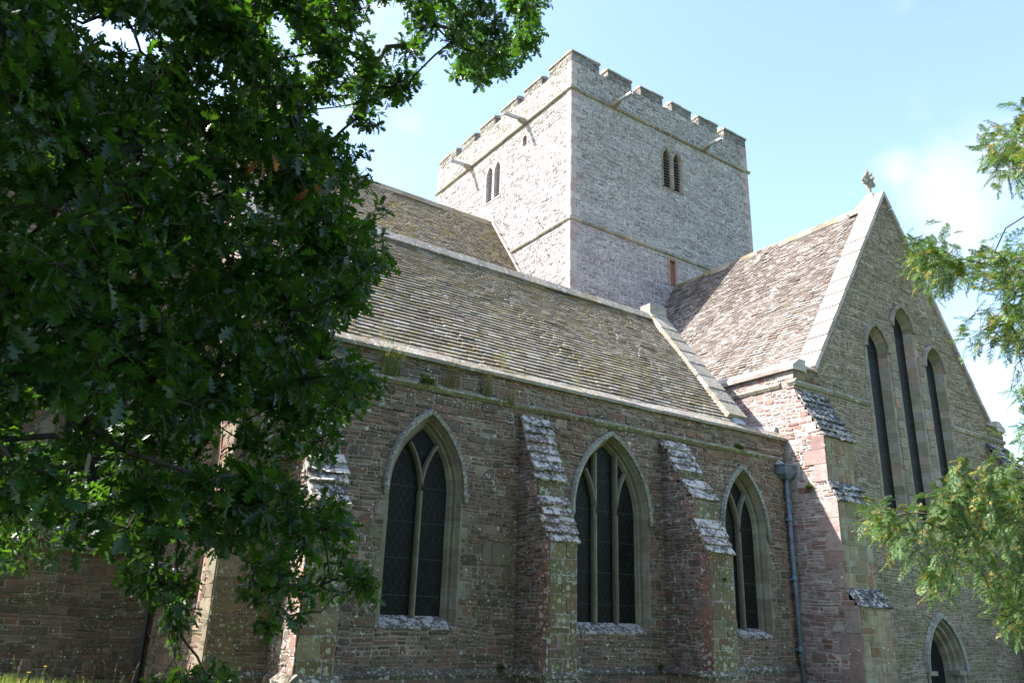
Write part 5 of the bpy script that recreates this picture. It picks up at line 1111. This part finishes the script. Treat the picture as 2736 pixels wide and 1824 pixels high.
OAK_SHADE = [(-558,-1285,277,100),(-1418,-842,817,67),(-747,-476,631,94),(-737,-372,235,77),(-1000,-1686,438,97),(-1477,-1272,676,66),(-257,-1903,774,101),(-163,-1971,775,72),(-351,-714,289,76),(-225,-2095,534,92),(-272,-302,218,79),(199,-1395,610,74),(-601,-1404,220,90),(-1041,-393,600,74),(-769,-565,313,99),(-1131,-1247,811,104),(-802,-1855,755,70),(-1405,-838,906,68),(-584,-476,984,80),(-422,-884,1148,68),(-580,-999,840,67),(-243,-1286,1113,74),(-1519,-737,813,92),(-802,-1048,725,66),(145,-1382,1005,65),(-815,-1633,1001,73),(67,-1055,710,80),(-172,-1621,410,86),(-238,-1659,186,76),(-1388,-1422,399,89),(-494,-1350,1066,81),(-1130,-1523,642,89),(-321,-1122,331,81),(-869,-1782,735,73),(-840,-1105,805,95),(-381,-1378,142,87),(-541,-76,486,98),(-443,-1957,930,76),(-792,-1539,482,80),(-986,-1848,630,92),(-1078,-1389,965,79),(-248,-864,1170,66),(-1181,-293,876,69),(-1297,-1684,734,101),(-1113,-1703,895,82),(-703,-1064,834,104),(-962,-1882,456,66),(-687,-290,633,104),(-308,-1711,874,86),(-293,-130,1013,102),(-707,-1500,664,72),(-899,-114,353,66),(-555,-1898,471,74),(-767,-636,485,102),(-312,-955,1076,80),(-896,-1080,445,97),(-402,-368,237,100),(-1557,-1133,561,103),(-1148,-704,550,76),(-415,-576,283,95),(-130,-1037,970,91),(-893,-531,994,84),(-272,-645,659,69),(-683,-294,938,68),(-1263,-616,908,86),(-959,-480,210,104),(128,-1287,993,71),(-527,-41,488,93),(188,-709,1034,68),(-671,-1094,1040,83),(-1036,-1288,372,93),(-391,-1200,927,76),(-1048,-494,408,105),(-254,-1872,685,89),(219,-1249,737,98),(-1409,-1310,644,80),(-1104,-1103,1130,103),(-191,-1571,778,71),(-967,-616,290,84),(-1015,-1299,1127,88),(-148,-614,122,96),(-1172,-226,848,87),(-1184,-796,430,79),(-1201,-781,603,93),(-1280,-405,898,86),(-885,-414,626,85),(-540,-1691,626,84),(-644,-377,499,90),(-1332,-1524,586,103),(-1189,-415,620,67),(-996,33,569,73),(-654,-2006,704,79),(-1194,-357,604,79),(-352,-402,829,103),(-741,-1333,560,90),(-817,-1017,885,102),(-949,-1160,469,84),(524,-1250,692,78),(-275,-864,325,67),(-1372,-674,774,102),(199,-1646,531,76),(-130,-639,123,70),(-1220,-1663,698,66),(262,-1059,857,79),(-1045,-940,756,92),(-379,-437,178,86),(-474,-682,241,93),(-1474,-717,366,89),(-583,-329,150,73),(-420,-1404,213,76),(-890,-446,398,95),(-197,-1711,1047,99),(-1432,-1045,785,65),(-790,-1747,1031,89),(-289,-1829,933,75),(-79,-1132,781,102),(141,-977,645,73),(-1268,-1535,722,65),(189,-1622,769,91),(-848,-1091,157,100),(284,-1471,857,100),(-1050,-1278,1117,91),(-243,-545,427,102),(-1522,-778,769,78),(-804,-1529,225,83),(-425,-1128,1075,82),(-257,-695,1116,81),(-488,-1795,340,85),(-372,-2138,492,70),(-238,-1455,810,78),(-588,-575,730,83),(-814,-1522,132,86),(-1459,-1542,642,80),(-364,-1375,860,69),(-680,-1456,818,99),(-878,-807,155,75),(-656,-633,1113,100),(-455,-1561,1049,99),(-315,-1299,916,100),(-919,-398,235,69),(-1175,-1489,610,81),(-1059,-1462,648,83),(-448,-414,158,66),(-673,-1638,929,98),(-1061,-811,267,87),(-755,-1161,1138,97),(-1183,-1232,995,67),(-1333,-847,294,101),(-1331,-1284,618,87),(-305,-1112,401,70),(-595,-1524,661,81),(266,-1044,904,74),(-1282,-1366,557,84),(-914,-1549,711,95),(36,-1784,814,76),(-1043,-1766,492,96),(-445,-795,1141,75),(-1068,-1537,998,97),(-876,-2070,682,87),(-108,-665,140,93),(-1085,-1298,239,103),(-432,-1310,532,69),(413,-1364,870,102),(6,-1674,495,102),(-1565,-993,532,72),(-337,-1432,431,98),(213,-1042,689,102),(-389,-953,830,68),(-423,-567,442,97),(-443,-1088,332,72),(-801,-1025,1174,93),(-505,-1127,424,79),(45,-1583,273,69),(12,-1021,1147,83),(-96,-1224,555,79),(-942,-1467,350,100),(-579,-242,312,95),(-803,-1919,540,89),(-517,-660,122,84),(403,-1086,948,92),(396,-1266,911,85),(-659,-1537,213,78),(-907,-1439,1078,99),(-671,-1167,431,71),(-1224,-1441,333,89),(-565,-1794,588,71),(-546,-2148,518,91),(-1201,-1596,924,89),(-722,-1876,716,74),(-654,-1269,907,102),(135,-828,922,104),(-1315,-743,683,84),(-476,-855,999,86),(-299,-504,690,93),(-583,-488,1050,65),(-550,-1410,205,67),(-178,-2080,589,84),(-1574,-934,691,93),(-1029,-677,674,96),(-652,-832,180,102),(-1110,-1505,859,68),(36,-950,592,85),(-802,-1868,478,101),(-560,-1103,1200,66),(-892,-1446,946,84),(-915,-1197,576,84),(-1019,-1297,401,79),(-801,-1450,572,102),(-1124,-1098,1033,104),(-1333,-658,819,67),(-828,-1436,1134,97),(-950,-1454,516,70),(-1049,-1546,331,92),(-1046,-1330,818,103),(-1326,-321,443,96),(39,-1306,319,79),(-927,-1319,175,86),(-173,-830,750,102),(-513,-1714,491,79),(549,-1221,705,69),(-924,-1891,397,74),(-498,-309,1108,104),(-426,-657,888,102),(-708,-619,1032,68),(-191,-571,759,86),(-68,-1135,714,99),(-712,-1411,1068,95),(-1210,-934,443,74),(-1036,-1597,939,75),(-1235,-1480,791,91),(-902,-1800,914,88),(-401,-851,901,89),(-715,-1350,288,69),(-1488,-697,697,99),(-96,-1146,361,90),(-355,-1973,932,100),(-1084,-1493,435,100),(-559,-959,1190,67),(-921,-928,196,76),(-250,-1118,1120,100),(-1225,-158,475,98),(-1211,-896,312,69),(110,-697,791,65),(-656,-1633,947,93),(-673,-1251,145,83),(148,-752,784,74),(-611,-1236,479,93),(-1116,-1829,834,69),(-483,-168,438,90),(-909,-2033,646,81),(-442,-428,1052,80),(-961,-737,198,104),(93,-1845,450,81),(-508,-2028,445,75),(-547,-1806,479,82),(-363,-410,269,83),(-395,-1788,550,83),(-458,-2104,483,96),(-307,-1504,500,100),(-773,-2131,549,104),(424,-1105,910,93),(-814,-994,330,85),(-1257,-1780,535,103),(-11,-1769,746,92),(-356,-1093,827,99),(-1321,-314,777,90),(-551,-579,427,66),(185,-1686,890,88),(-602,-323,639,78),(-1223,-1620,875,69),(-651,-315,499,81),(13,-1749,560,83),(-379,-1451,491,104),(-549,-2021,472,103),(-234,-1837,448,89),(-794,-1095,144,86),(-899,-704,331,101),(-871,-1774,708,91),(-784,-1120,870,65),(-317,-693,793,100),(-1002,-1534,639,101),(-924,-1674,465,65),(-898,-1381,1092,97),(-811,-83,696,101),(-413,-591,141,88),(-774,-1186,487,96),(-863,-1171,978,85),(-783,-803,148,88),(-1334,-866,842,100),(-835,-442,144,77),(-228,-366,626,72),(-241,-163,968,99),(-138,-852,1121,95),(-353,-1823,296,80),(-241,-1428,260,68),(-691,-259,1045,65),(-571,-60,482,71),(-873,-442,473,99),(-902,-1280,999,84),(-1183,-1530,925,68),(-924,-1302,789,66),(-694,-534,809,91),(-626,-851,965,100),(-1222,-1326,889,66),(-767,-1422,1169,78),(-577,-142,276,89),(-907,-1719,377,95),(-226,-1190,315,65),(-463,-157,242,75),(-606,-610,172,70),(-1145,-1305,531,93),(-1193,-707,356,78),(-755,-382,982,88),(-985,-1735,565,99),(-449,-1824,1005,88),(-1228,-447,790,96),(-1000,-743,351,83),(-1180,-644,871,94),(-278,-1804,484,71),(-179,-808,443,97),(-1048,-364,401,90),(-741,-1483,970,84),(-727,-1584,336,69),(-387,-1456,886,94),(-554,-2031,881,78),(-700,85,613,81),(-1245,-1642,629,99),(-133,-1690,451,80),(-1161,-305,399,85),(-360,-359,843,66),(9,-714,991,69),(-512,-2119,559,102),(-118,-1664,1048,89),(-578,-1404,406,74),(-1039,-427,440,102),(-463,-838,414,94),(-796,-505,321,85),(259,-1179,1015,82),(-921,-376,1029,100),(-1253,-977,504,101),(-1152,-1277,691,74),(-661,-1495,681,95),(-1192,-687,542,81),(-1076,-1768,492,98),(-862,-1741,832,97),(-194,-1149,747,83),(-949,-1706,1031,94),(-1217,-1073,802,77),(-260,-335,1095,68),(-674,-362,658,103),(-1364,-1438,784,100),(-550,-199,1000,103),(-495,-188,993,67),(-428,-1564,421,100),(-192,-1845,900,88),(-860,-553,383,84),(-910,73,460,80),(-1504,-654,490,73),(-1066,-155,708,67),(-753,-1017,122,105),(-738,-1779,320,69),(-1283,-646,844,78),(30,-1590,907,104),(-834,-1223,766,73),(101,-1553,810,94),(-950,-661,546,100),(-9,-1452,360,82),(-742,-1796,675,93),(-915,-768,446,68),(-444,-1881,690,95),(-465,-160,294,96),(488,-1356,722,104),(-1071,-870,846,74),(-700,-439,700,88),(-54,-884,988,70),(-575,-1303,1000,92),(-1352,-971,851,89),(-1111,-740,252,80),(-1040,-1893,388,88),(-581,-1413,123,88),(-584,-1709,474,75),(-943,66,602,102),(-1272,-1673,416,99),(-375,-1118,337,69),(-288,-406,415,83),(-970,-1204,703,83),(-1338,-742,394,82),(-428,-654,462,68),(-209,-325,566,79),(-163,-1701,758,72),(-840,-394,250,101),(-1015,-1529,372,76),(171,-1303,1032,97),(-620,-1207,175,67),(-917,-1241,965,88),(-1407,-737,941,68),(-288,-932,145,89),(-777,-1449,433,96),(-332,-271,165,70),(-544,-1694,926,100),(-782,-1566,559,93),(-260,-620,680,84),(96,-1519,974,88),(-845,-153,398,96),(-1139,-1167,864,98),(-1112,-689,163,66),(-192,-1439,735,65),(-570,2,347,73),(-515,-842,277,84),(-182,-984,483,104),(-1478,-897,349,81),(-1078,-209,833,103),(-418,-1192,932,98),(-821,-657,537,86),(-1131,-1867,768,94),(-734,-370,800,97),(23,-1316,910,103),(-694,-795,787,74),(-804,-1901,398,78),(205,-1468,479,78),(-363,-1047,964,105),(-101,-1523,1028,70),(-676,-1865,637,92),(-641,-2081,778,102),(-942,-67,790,91),(-1455,-1231,603,74),(-1148,-988,363,78),(-896,-1780,803,88),(-789,-736,862,87),(-803,-1803,1031,75)]
YEW = [(1040,-1014,593,24),(1066,-1011,572,21),(871,-1114,530,24),(1063,-1002,629,20),(1048,-1026,616,22),(926,-1081,529,26),(911,-1054,521,18),(1238,-974,693,25),(808,-1096,471,18),(1135,-995,630,20),(1177,-984,667,28),(916,-1064,501,23),(975,-1074,547,25),(1094,-1028,666,25),(1161,-1014,578,19),(1030,-1040,551,25),(1155,-978,687,22),(839,-1121,495,17),(971,-1067,590,18),(1187,-972,693,27),(878,-1100,462,25),(1243,-983,684,29),(1078,-886,497,23),(975,-945,433,21),(1070,-885,486,21),(1135,-869,511,26),(886,-978,405,22),(1068,-893,478,20),(1156,-838,545,22),(780,-1038,349,16),(858,-990,383,18),(946,-942,442,20),(1009,-907,482,19),(1168,-858,515,22),(1042,-1023,446,22),(1306,-944,539,22),(1018,-987,417,22),(1030,-1038,434,20),(834,-1074,344,24),(893,-1071,367,24),(1238,-934,520,27),(1139,-899,499,24),(1064,-984,416,22),(1167,-975,490,20),(878,-1069,343,21),(1192,-973,435,26),(1037,-954,451,26),(856,-1050,364,21),(1270,-917,511,29),(1168,-967,426,24),(972,-1059,399,22),(1226,-877,527,26),(988,-1016,395,18),(1027,-1039,407,20),(1041,-1006,391,25),(1004,-985,426,24),(1291,-947,551,22),(1203,-923,485,22),(1233,-905,405,21),(1185,-964,429,23),(1080,-1002,369,18),(1079,-959,397,22),(992,-1039,319,19),(982,-1009,343,22),(1288,-912,418,21),(928,-1034,334,23),(958,-1000,337,24),(1253,-943,380,21),(970,-1028,332,25),(1167,-948,368,22),(1289,-929,437,29),(1009,-1036,339,18),(916,-1053,324,22),(1171,-978,416,24),(978,-957,346,19),(980,-1015,331,19),(1192,-926,428,24),(1144,-973,368,23),(1035,-989,341,22),(1124,-912,399,24),(1240,-903,341,21),(1161,-949,311,19),(1047,-984,286,18),(1294,-890,351,22),(1102,-967,239,18),(1219,-935,263,21),(1289,-899,281,20),(1282,-885,280,20),(1047,-977,229,18),(1371,-878,300,21),(1054,-995,229,18),(919,-1033,201,16),(888,-1021,128,20),(957,-1020,125,24),(976,-978,131,20),(960,-955,139,23),(907,-981,160,25),(1107,-920,187,21),(1046,-874,142,20),(1307,-850,163,27),(1041,-932,149,23),(866,-990,139,23),(1222,-859,151,26),(985,-917,114,25),(954,-964,149,22),(1148,-804,173,23),(986,-993,171,20),(1052,-908,122,21),(912,-917,110,23),(1175,-855,202,22),(1207,-803,121,26),(945,-920,117,24),(1238,-864,139,24),(896,-947,127,18),(856,-978,88,17),(975,-849,101,24),(1157,-911,117,26),(851,-944,109,19),(1103,-883,162,23),(936,-1011,138,19),(1276,-889,152,28),(963,-965,163,20),(1073,-876,174,27),(884,-956,135,17),(1301,-862,113,23),(876,-973,149,23),(1037,-919,176,26),(930,-974,117,19),(1279,-769,187,29),(1286,-861,140,21),(1233,-840,170,21),(1261,-841,223,25),(1109,-865,123,22),(1184,-872,115,21),(1278,-867,208,26),(1129,-950,189,26),(1215,-873,168,20),(1323,-779,129,24),(1309,-779,166,23),(974,-998,112,24),(1077,-848,132,24),(1179,-761,165,27),(1109,-838,114,24),(1034,-949,113,20),(1102,-831,144,24),(1128,-847,135,20),(953,-999,87,23),(1059,-893,154,24),(925,-867,112,20),(1190,-772,162,24),(945,-1019,152,23),(1254,-850,227,21),(1275,-779,161,21),(1146,-931,109,23),(1181,-853,188,26),(1240,-896,162,19),(972,-943,133,17),(1258,-823,181,29),(819,-944,97,16),(968,-926,133,25),(1140,-919,159,19),(1155,-916,177,24),(1260,-814,167,30),(1243,-831,123,26),(946,-983,170,20),(1004,-992,140,26),(1253,-760,193,30),(810,-921,113,20),(1014,-797,139,27),(1087,-751,139,20),(816,-920,103,17),(961,-836,125,19),(1125,-741,151,20),(982,-809,143,20),(1156,-719,163,21),(1181,-692,164,22),(1092,-761,137,21),(1024,-909,482,24),(1022,-900,491,20),(834,-998,397,18),(1057,-906,486,20),(785,-1015,382,18),(1147,-848,536,21),(1105,-853,542,21),(1143,-858,534,25),(837,-1068,366,18),(919,-1056,391,21),(1157,-929,520,20),(998,-1045,418,24),(1207,-972,500,22),(1114,-993,472,23),(1027,-1040,422,21),(1248,-927,529,30),(937,-1038,404,22),(1283,-954,541,26),(1197,-765,85,23),(1068,-829,79,19),(1013,-860,67,18),(924,-909,69,19),(1236,-743,76,23),(1229,-746,97,23),(876,-936,56,17),(1331,-801,43,23),(1040,-897,76,22),(1342,-821,38,21),(970,-975,67,23),(1223,-890,70,27),(1100,-907,42,22),(1360,-825,57,26),(1065,-942,66,20),(1101,-888,52,20),(1014,-968,23,25),(1113,-919,37,19),(933,-982,46,23),(992,-955,27,18),(1252,-823,69,28),(1303,-833,62,21),(1072,-914,60,20),(1287,-818,82,30),(1037,-943,21,17),(930,-1013,42,18),(1090,-944,34,19),(1254,-824,31,22),(1325,-836,82,20),(1286,-856,34,20),(945,-1003,13,18),(1097,-895,66,20),(1046,-883,80,20),(1284,-822,27,28),(1371,-803,27,30),(1241,-888,63,28),(1105,-947,72,23),(1187,-873,67,27),(1229,-803,82,23),(1362,-832,48,27),(1185,-912,51,22)]
def oak():
    base = (-5.4, -7.6, -1.62); e = empty('oak_tree', base, 'big dark oak with overhanging lobed-leaf branches filling the left of the view', 'tree')
    tr = [Vector(base)-Vector((0, 0, .2)), Vector((-5.4, -7.6, -.6)), Vector((-5.3, -7.6, 1.)), Vector((-5.2, -7.7, 2.4)), Vector((-5.0, -7.7, 3.8)), Vector((-4.8, -7.9, 5.2)), Vector((-4.7, -8.0, 7.0)), Vector((-4.8, -8.1, 9.0))]
    cl = [(Vector((x, y, z))/100, r/100) for x, y, z, r in OAK]
    # unseen crown above and behind, added to shade leaves and walls, gaps for sun
    extra = [(Vector((x, y, z))/100, r/100) for x, y, z, r in OAK_SHADE]
    allc = cl+extra
    P, par, rad, order = grow(tr, [c for c, r in allc], .1, .0036)
    t = MB(); n = len(tr); r0 = [.46, .40, .34, .31, .28, .24, .19, .13]; t.tube(tr, r0, 14, 0)
    for i in range(n): rad[i] = r0[i]*.8
    t.build('trunk', [M['bark']], e, smooth=True)
    b = MB(); par2 = list(par)
    for i in range(n): par2[i] = -1
    for i in range(n, len(rad)): rad[i] = min(rad[i], .035+.1*rad[i])
    limbs(b, P, par2, rad, .07)
    pos = []; di = []; no = []; sz = []; 
    g = np.random.default_rng(3)
    for ci, (c, r) in enumerate(allc):
        near = ci < len(cl)
        nt = int(12*(r/.28)**2)+3 if near else 34
        for k in range(nt):
            o = Vector(g.normal(size=3)).normalized()*r*g.random()**.45*1.05
            tip = c+o; 
            if near and k % 2 == 0: b.tube([c, c+o*.5+Vector(g.normal(size=3))*r*.08, tip], [.006, .0045, .003], 4, 0, False)
            ax = (o.normalized()*.8+Vector((0, 0, -.25))+Vector(g.normal(size=3))*.35).normalized()
            s1 = ax.orthogonal().normalized(); s2 = ax.cross(s1); ph = g.random()*6.28
            nl = int(g.integers(5, 9))
            for q in range(nl):
                a = ph+q*2.4; sp = .55+.5*g.random()
                d = ax*(1-sp*.6)+(s1*math.cos(a)+s2*math.sin(a))*sp+Vector((0, 0, -.22))
                pos.append(tip-ax*(.02*q)*(1 if near else 3)); di.append(d); no.append(Vector((0, 0, 1))*.9+Vector(g.normal(size=3))*.45+ax*.4)
                s_ = g.uniform(.06, .14) if r > .17 else g.uniform(.055, .10)
                sz.append(s_ if near else s_*2.6)
    tv, tf = oak_leaf(); pos = np.array(pos); N_ = len(pos)
    v, f = scatter(tv, tf, pos, np.array(di), np.array(no), np.array(sz)); tone = np.random.default_rng(8).random(N_)
    b.build('branches', [M['bark']], e, smooth=True)
    parts = [(v, f, 0, tone, len(tf))]
    # two browned sprigs
    bp = []; bd = []; bn = []; bs = []
    for c in ((.95, -10.1, 2.35), (1.42, -9.6, 2.5)):
        for q in range(3): 
            bp.append(Vector(c)+Vector((R.gauss(0, .03), R.gauss(0, .03), R.gauss(0, .03)))); bd.append(Vector((R.gauss(0, .6), R.gauss(0, .6), -.7))); bn.append(Vector((R.gauss(0, .5), -1, .3))); bs.append(R.uniform(.08, .12))
    v2, f2 = scatter(tv, tf, np.array(bp), np.array(bd), np.array(bn), np.array(bs)); parts.append((v2, f2, 1, np.random.default_rng(1).random(len(bp)), len(tf)))
    leaf_object('crown', parts, None, [M['oak'], M['oak_dead']], e, (0, -9, 3))
    print('oak leaves', N_)
oak()

def yew():
    base = (14.2, -11.4, -1.62); e = empty('yew_tree', base, 'yew with drooping needle sprays and yellowish tips reaching in from the right edge', 'tree')
    tr = [Vector(base)-Vector((0, 0, .2)), Vector((14.2, -11.4, -.3)), Vector((14.1, -11.4, 1.2)), Vector((14.0, -11.3, 2.8)), Vector((14.1, -11.2, 4.6)), Vector((14.0, -11.2, 6.5))]
    cl = [(Vector((x, y, z))/100, r/100) for x, y, z, r in YEW]
    rr = random.Random(2); extra = []
    while len(extra) < 60:
        p = Vector((rr.uniform(11.8, 17), rr.uniform(-14, -8.5), rr.uniform(-.4, 7.5)))
        d = p-Vector((0, -14, 0)); yaw = math.degrees(math.atan2(d.x, d.y))
        if yaw < 72: continue
        extra.append((p, rr.uniform(.5, .8)))
    allc = cl+extra
    P, par, rad, order = grow(tr, [c for c, r in allc], .1, .0022, 1.9)
    r0 = [.4, .34, .28, .22, .16, .08]; n = len(tr); t = MB(); t.tube(tr, r0, 14); t.build('trunk', [M['bark']], e, smooth=True)
    for i in range(n): rad[i] = r0[i]*.5
    b = MB(); par2 = list(par)
    for i in range(n): par2[i] = -1
    limbs(b, P, par2, rad, .06)
    g = np.random.default_rng(6); pos = []; di = []; no = []; sz = []; tip_ = []
    for ci, (c, r) in enumerate(allc):
        near = ci < len(cl); i = order[ci]; pd = (c-P[par[i]]); pd = pd.normalized() if pd.length > .01 else Vector((-1, 0, 0))
        hor = (Vector((-.8, .25, 0))*.7+pd*.6)
        for k in range(15 if near else 7):
            s0 = c+Vector(g.normal(size=3))*r*.55; hang = g.random() < .3
            d = (hor*(.3 if hang else .85)+Vector(g.normal(size=3))*.4+Vector((0, 0, -.7 if hang else -.08))).normalized()
            L_ = g.uniform(.13, .24)*(1 if near else 2.2); side = d.cross(Vector((0, 0, 1))+Vector(g.normal(size=3))*.25).normalized(); up = side.cross(d)
            end = s0+d*L_+Vector((0, 0, -.25*L_)); polf = g.random() < .32
            if near: b.tube([s0, s0+d*L_*.5, end], [.004, .003, .002], 4, 0, False)
            nt = 9
            for j in range(nt+1):
                t0 = (j+.4)/(nt+.4); base_ = s0.lerp(end, min(1, t0)); sg = 1 if j % 2 else -1
                td = (side*sg*(.9 if j < nt else 0)+d*.75+up*g.normal(0, .15)+Vector((0, 0, -.12))).normalized()
                tl = L_*g.uniform(.3, .46)*(1-.5*t0); ts = td.cross(up).normalized(); nn = 18 if near else 6
                pol = polf and g.random() < .45
                for q in range(nn):
                    tt = (q+.5)/nn; p = base_+td*(tl*tt)+Vector((0, 0, -.15*tl*tt*tt)); s2 = 1 if q % 2 else -1
                    pos.append(p); di.append(ts*s2+td*.6+up*g.normal(0, .25)); no.append(up+Vector(g.normal(size=3))*.22)
                    sz.append(g.uniform(.020, .030)*(1-.35*tt)*(1 if near else 2)); tip_.append(pol and g.random() < .7)
    tv = [(-.105, 0, 0), (.105, 0, 0), (.10, .75, .03), (-.03, 1., .0)]; tf = [(0, 1, 2, 3)]
    pos, di, no, sz, tip_ = map(np.array, (pos, di, no, sz, tip_))
    parts = []
    for mi, msk in ((0, ~tip_), (1, tip_)):
        v, f = scatter(tv, tf, pos[msk], di[msk], no[msk], sz[msk]); parts.append((v, f, mi, np.random.default_rng(mi).random(msk.sum()), 1))
    b.build('branches', [M['bark']], e, smooth=True)
    leaf_object('crown', parts, None, [M['yew'], M['yew_tip']], e, (12, -10, 3))
    print('yew needles', len(pos))
yew()
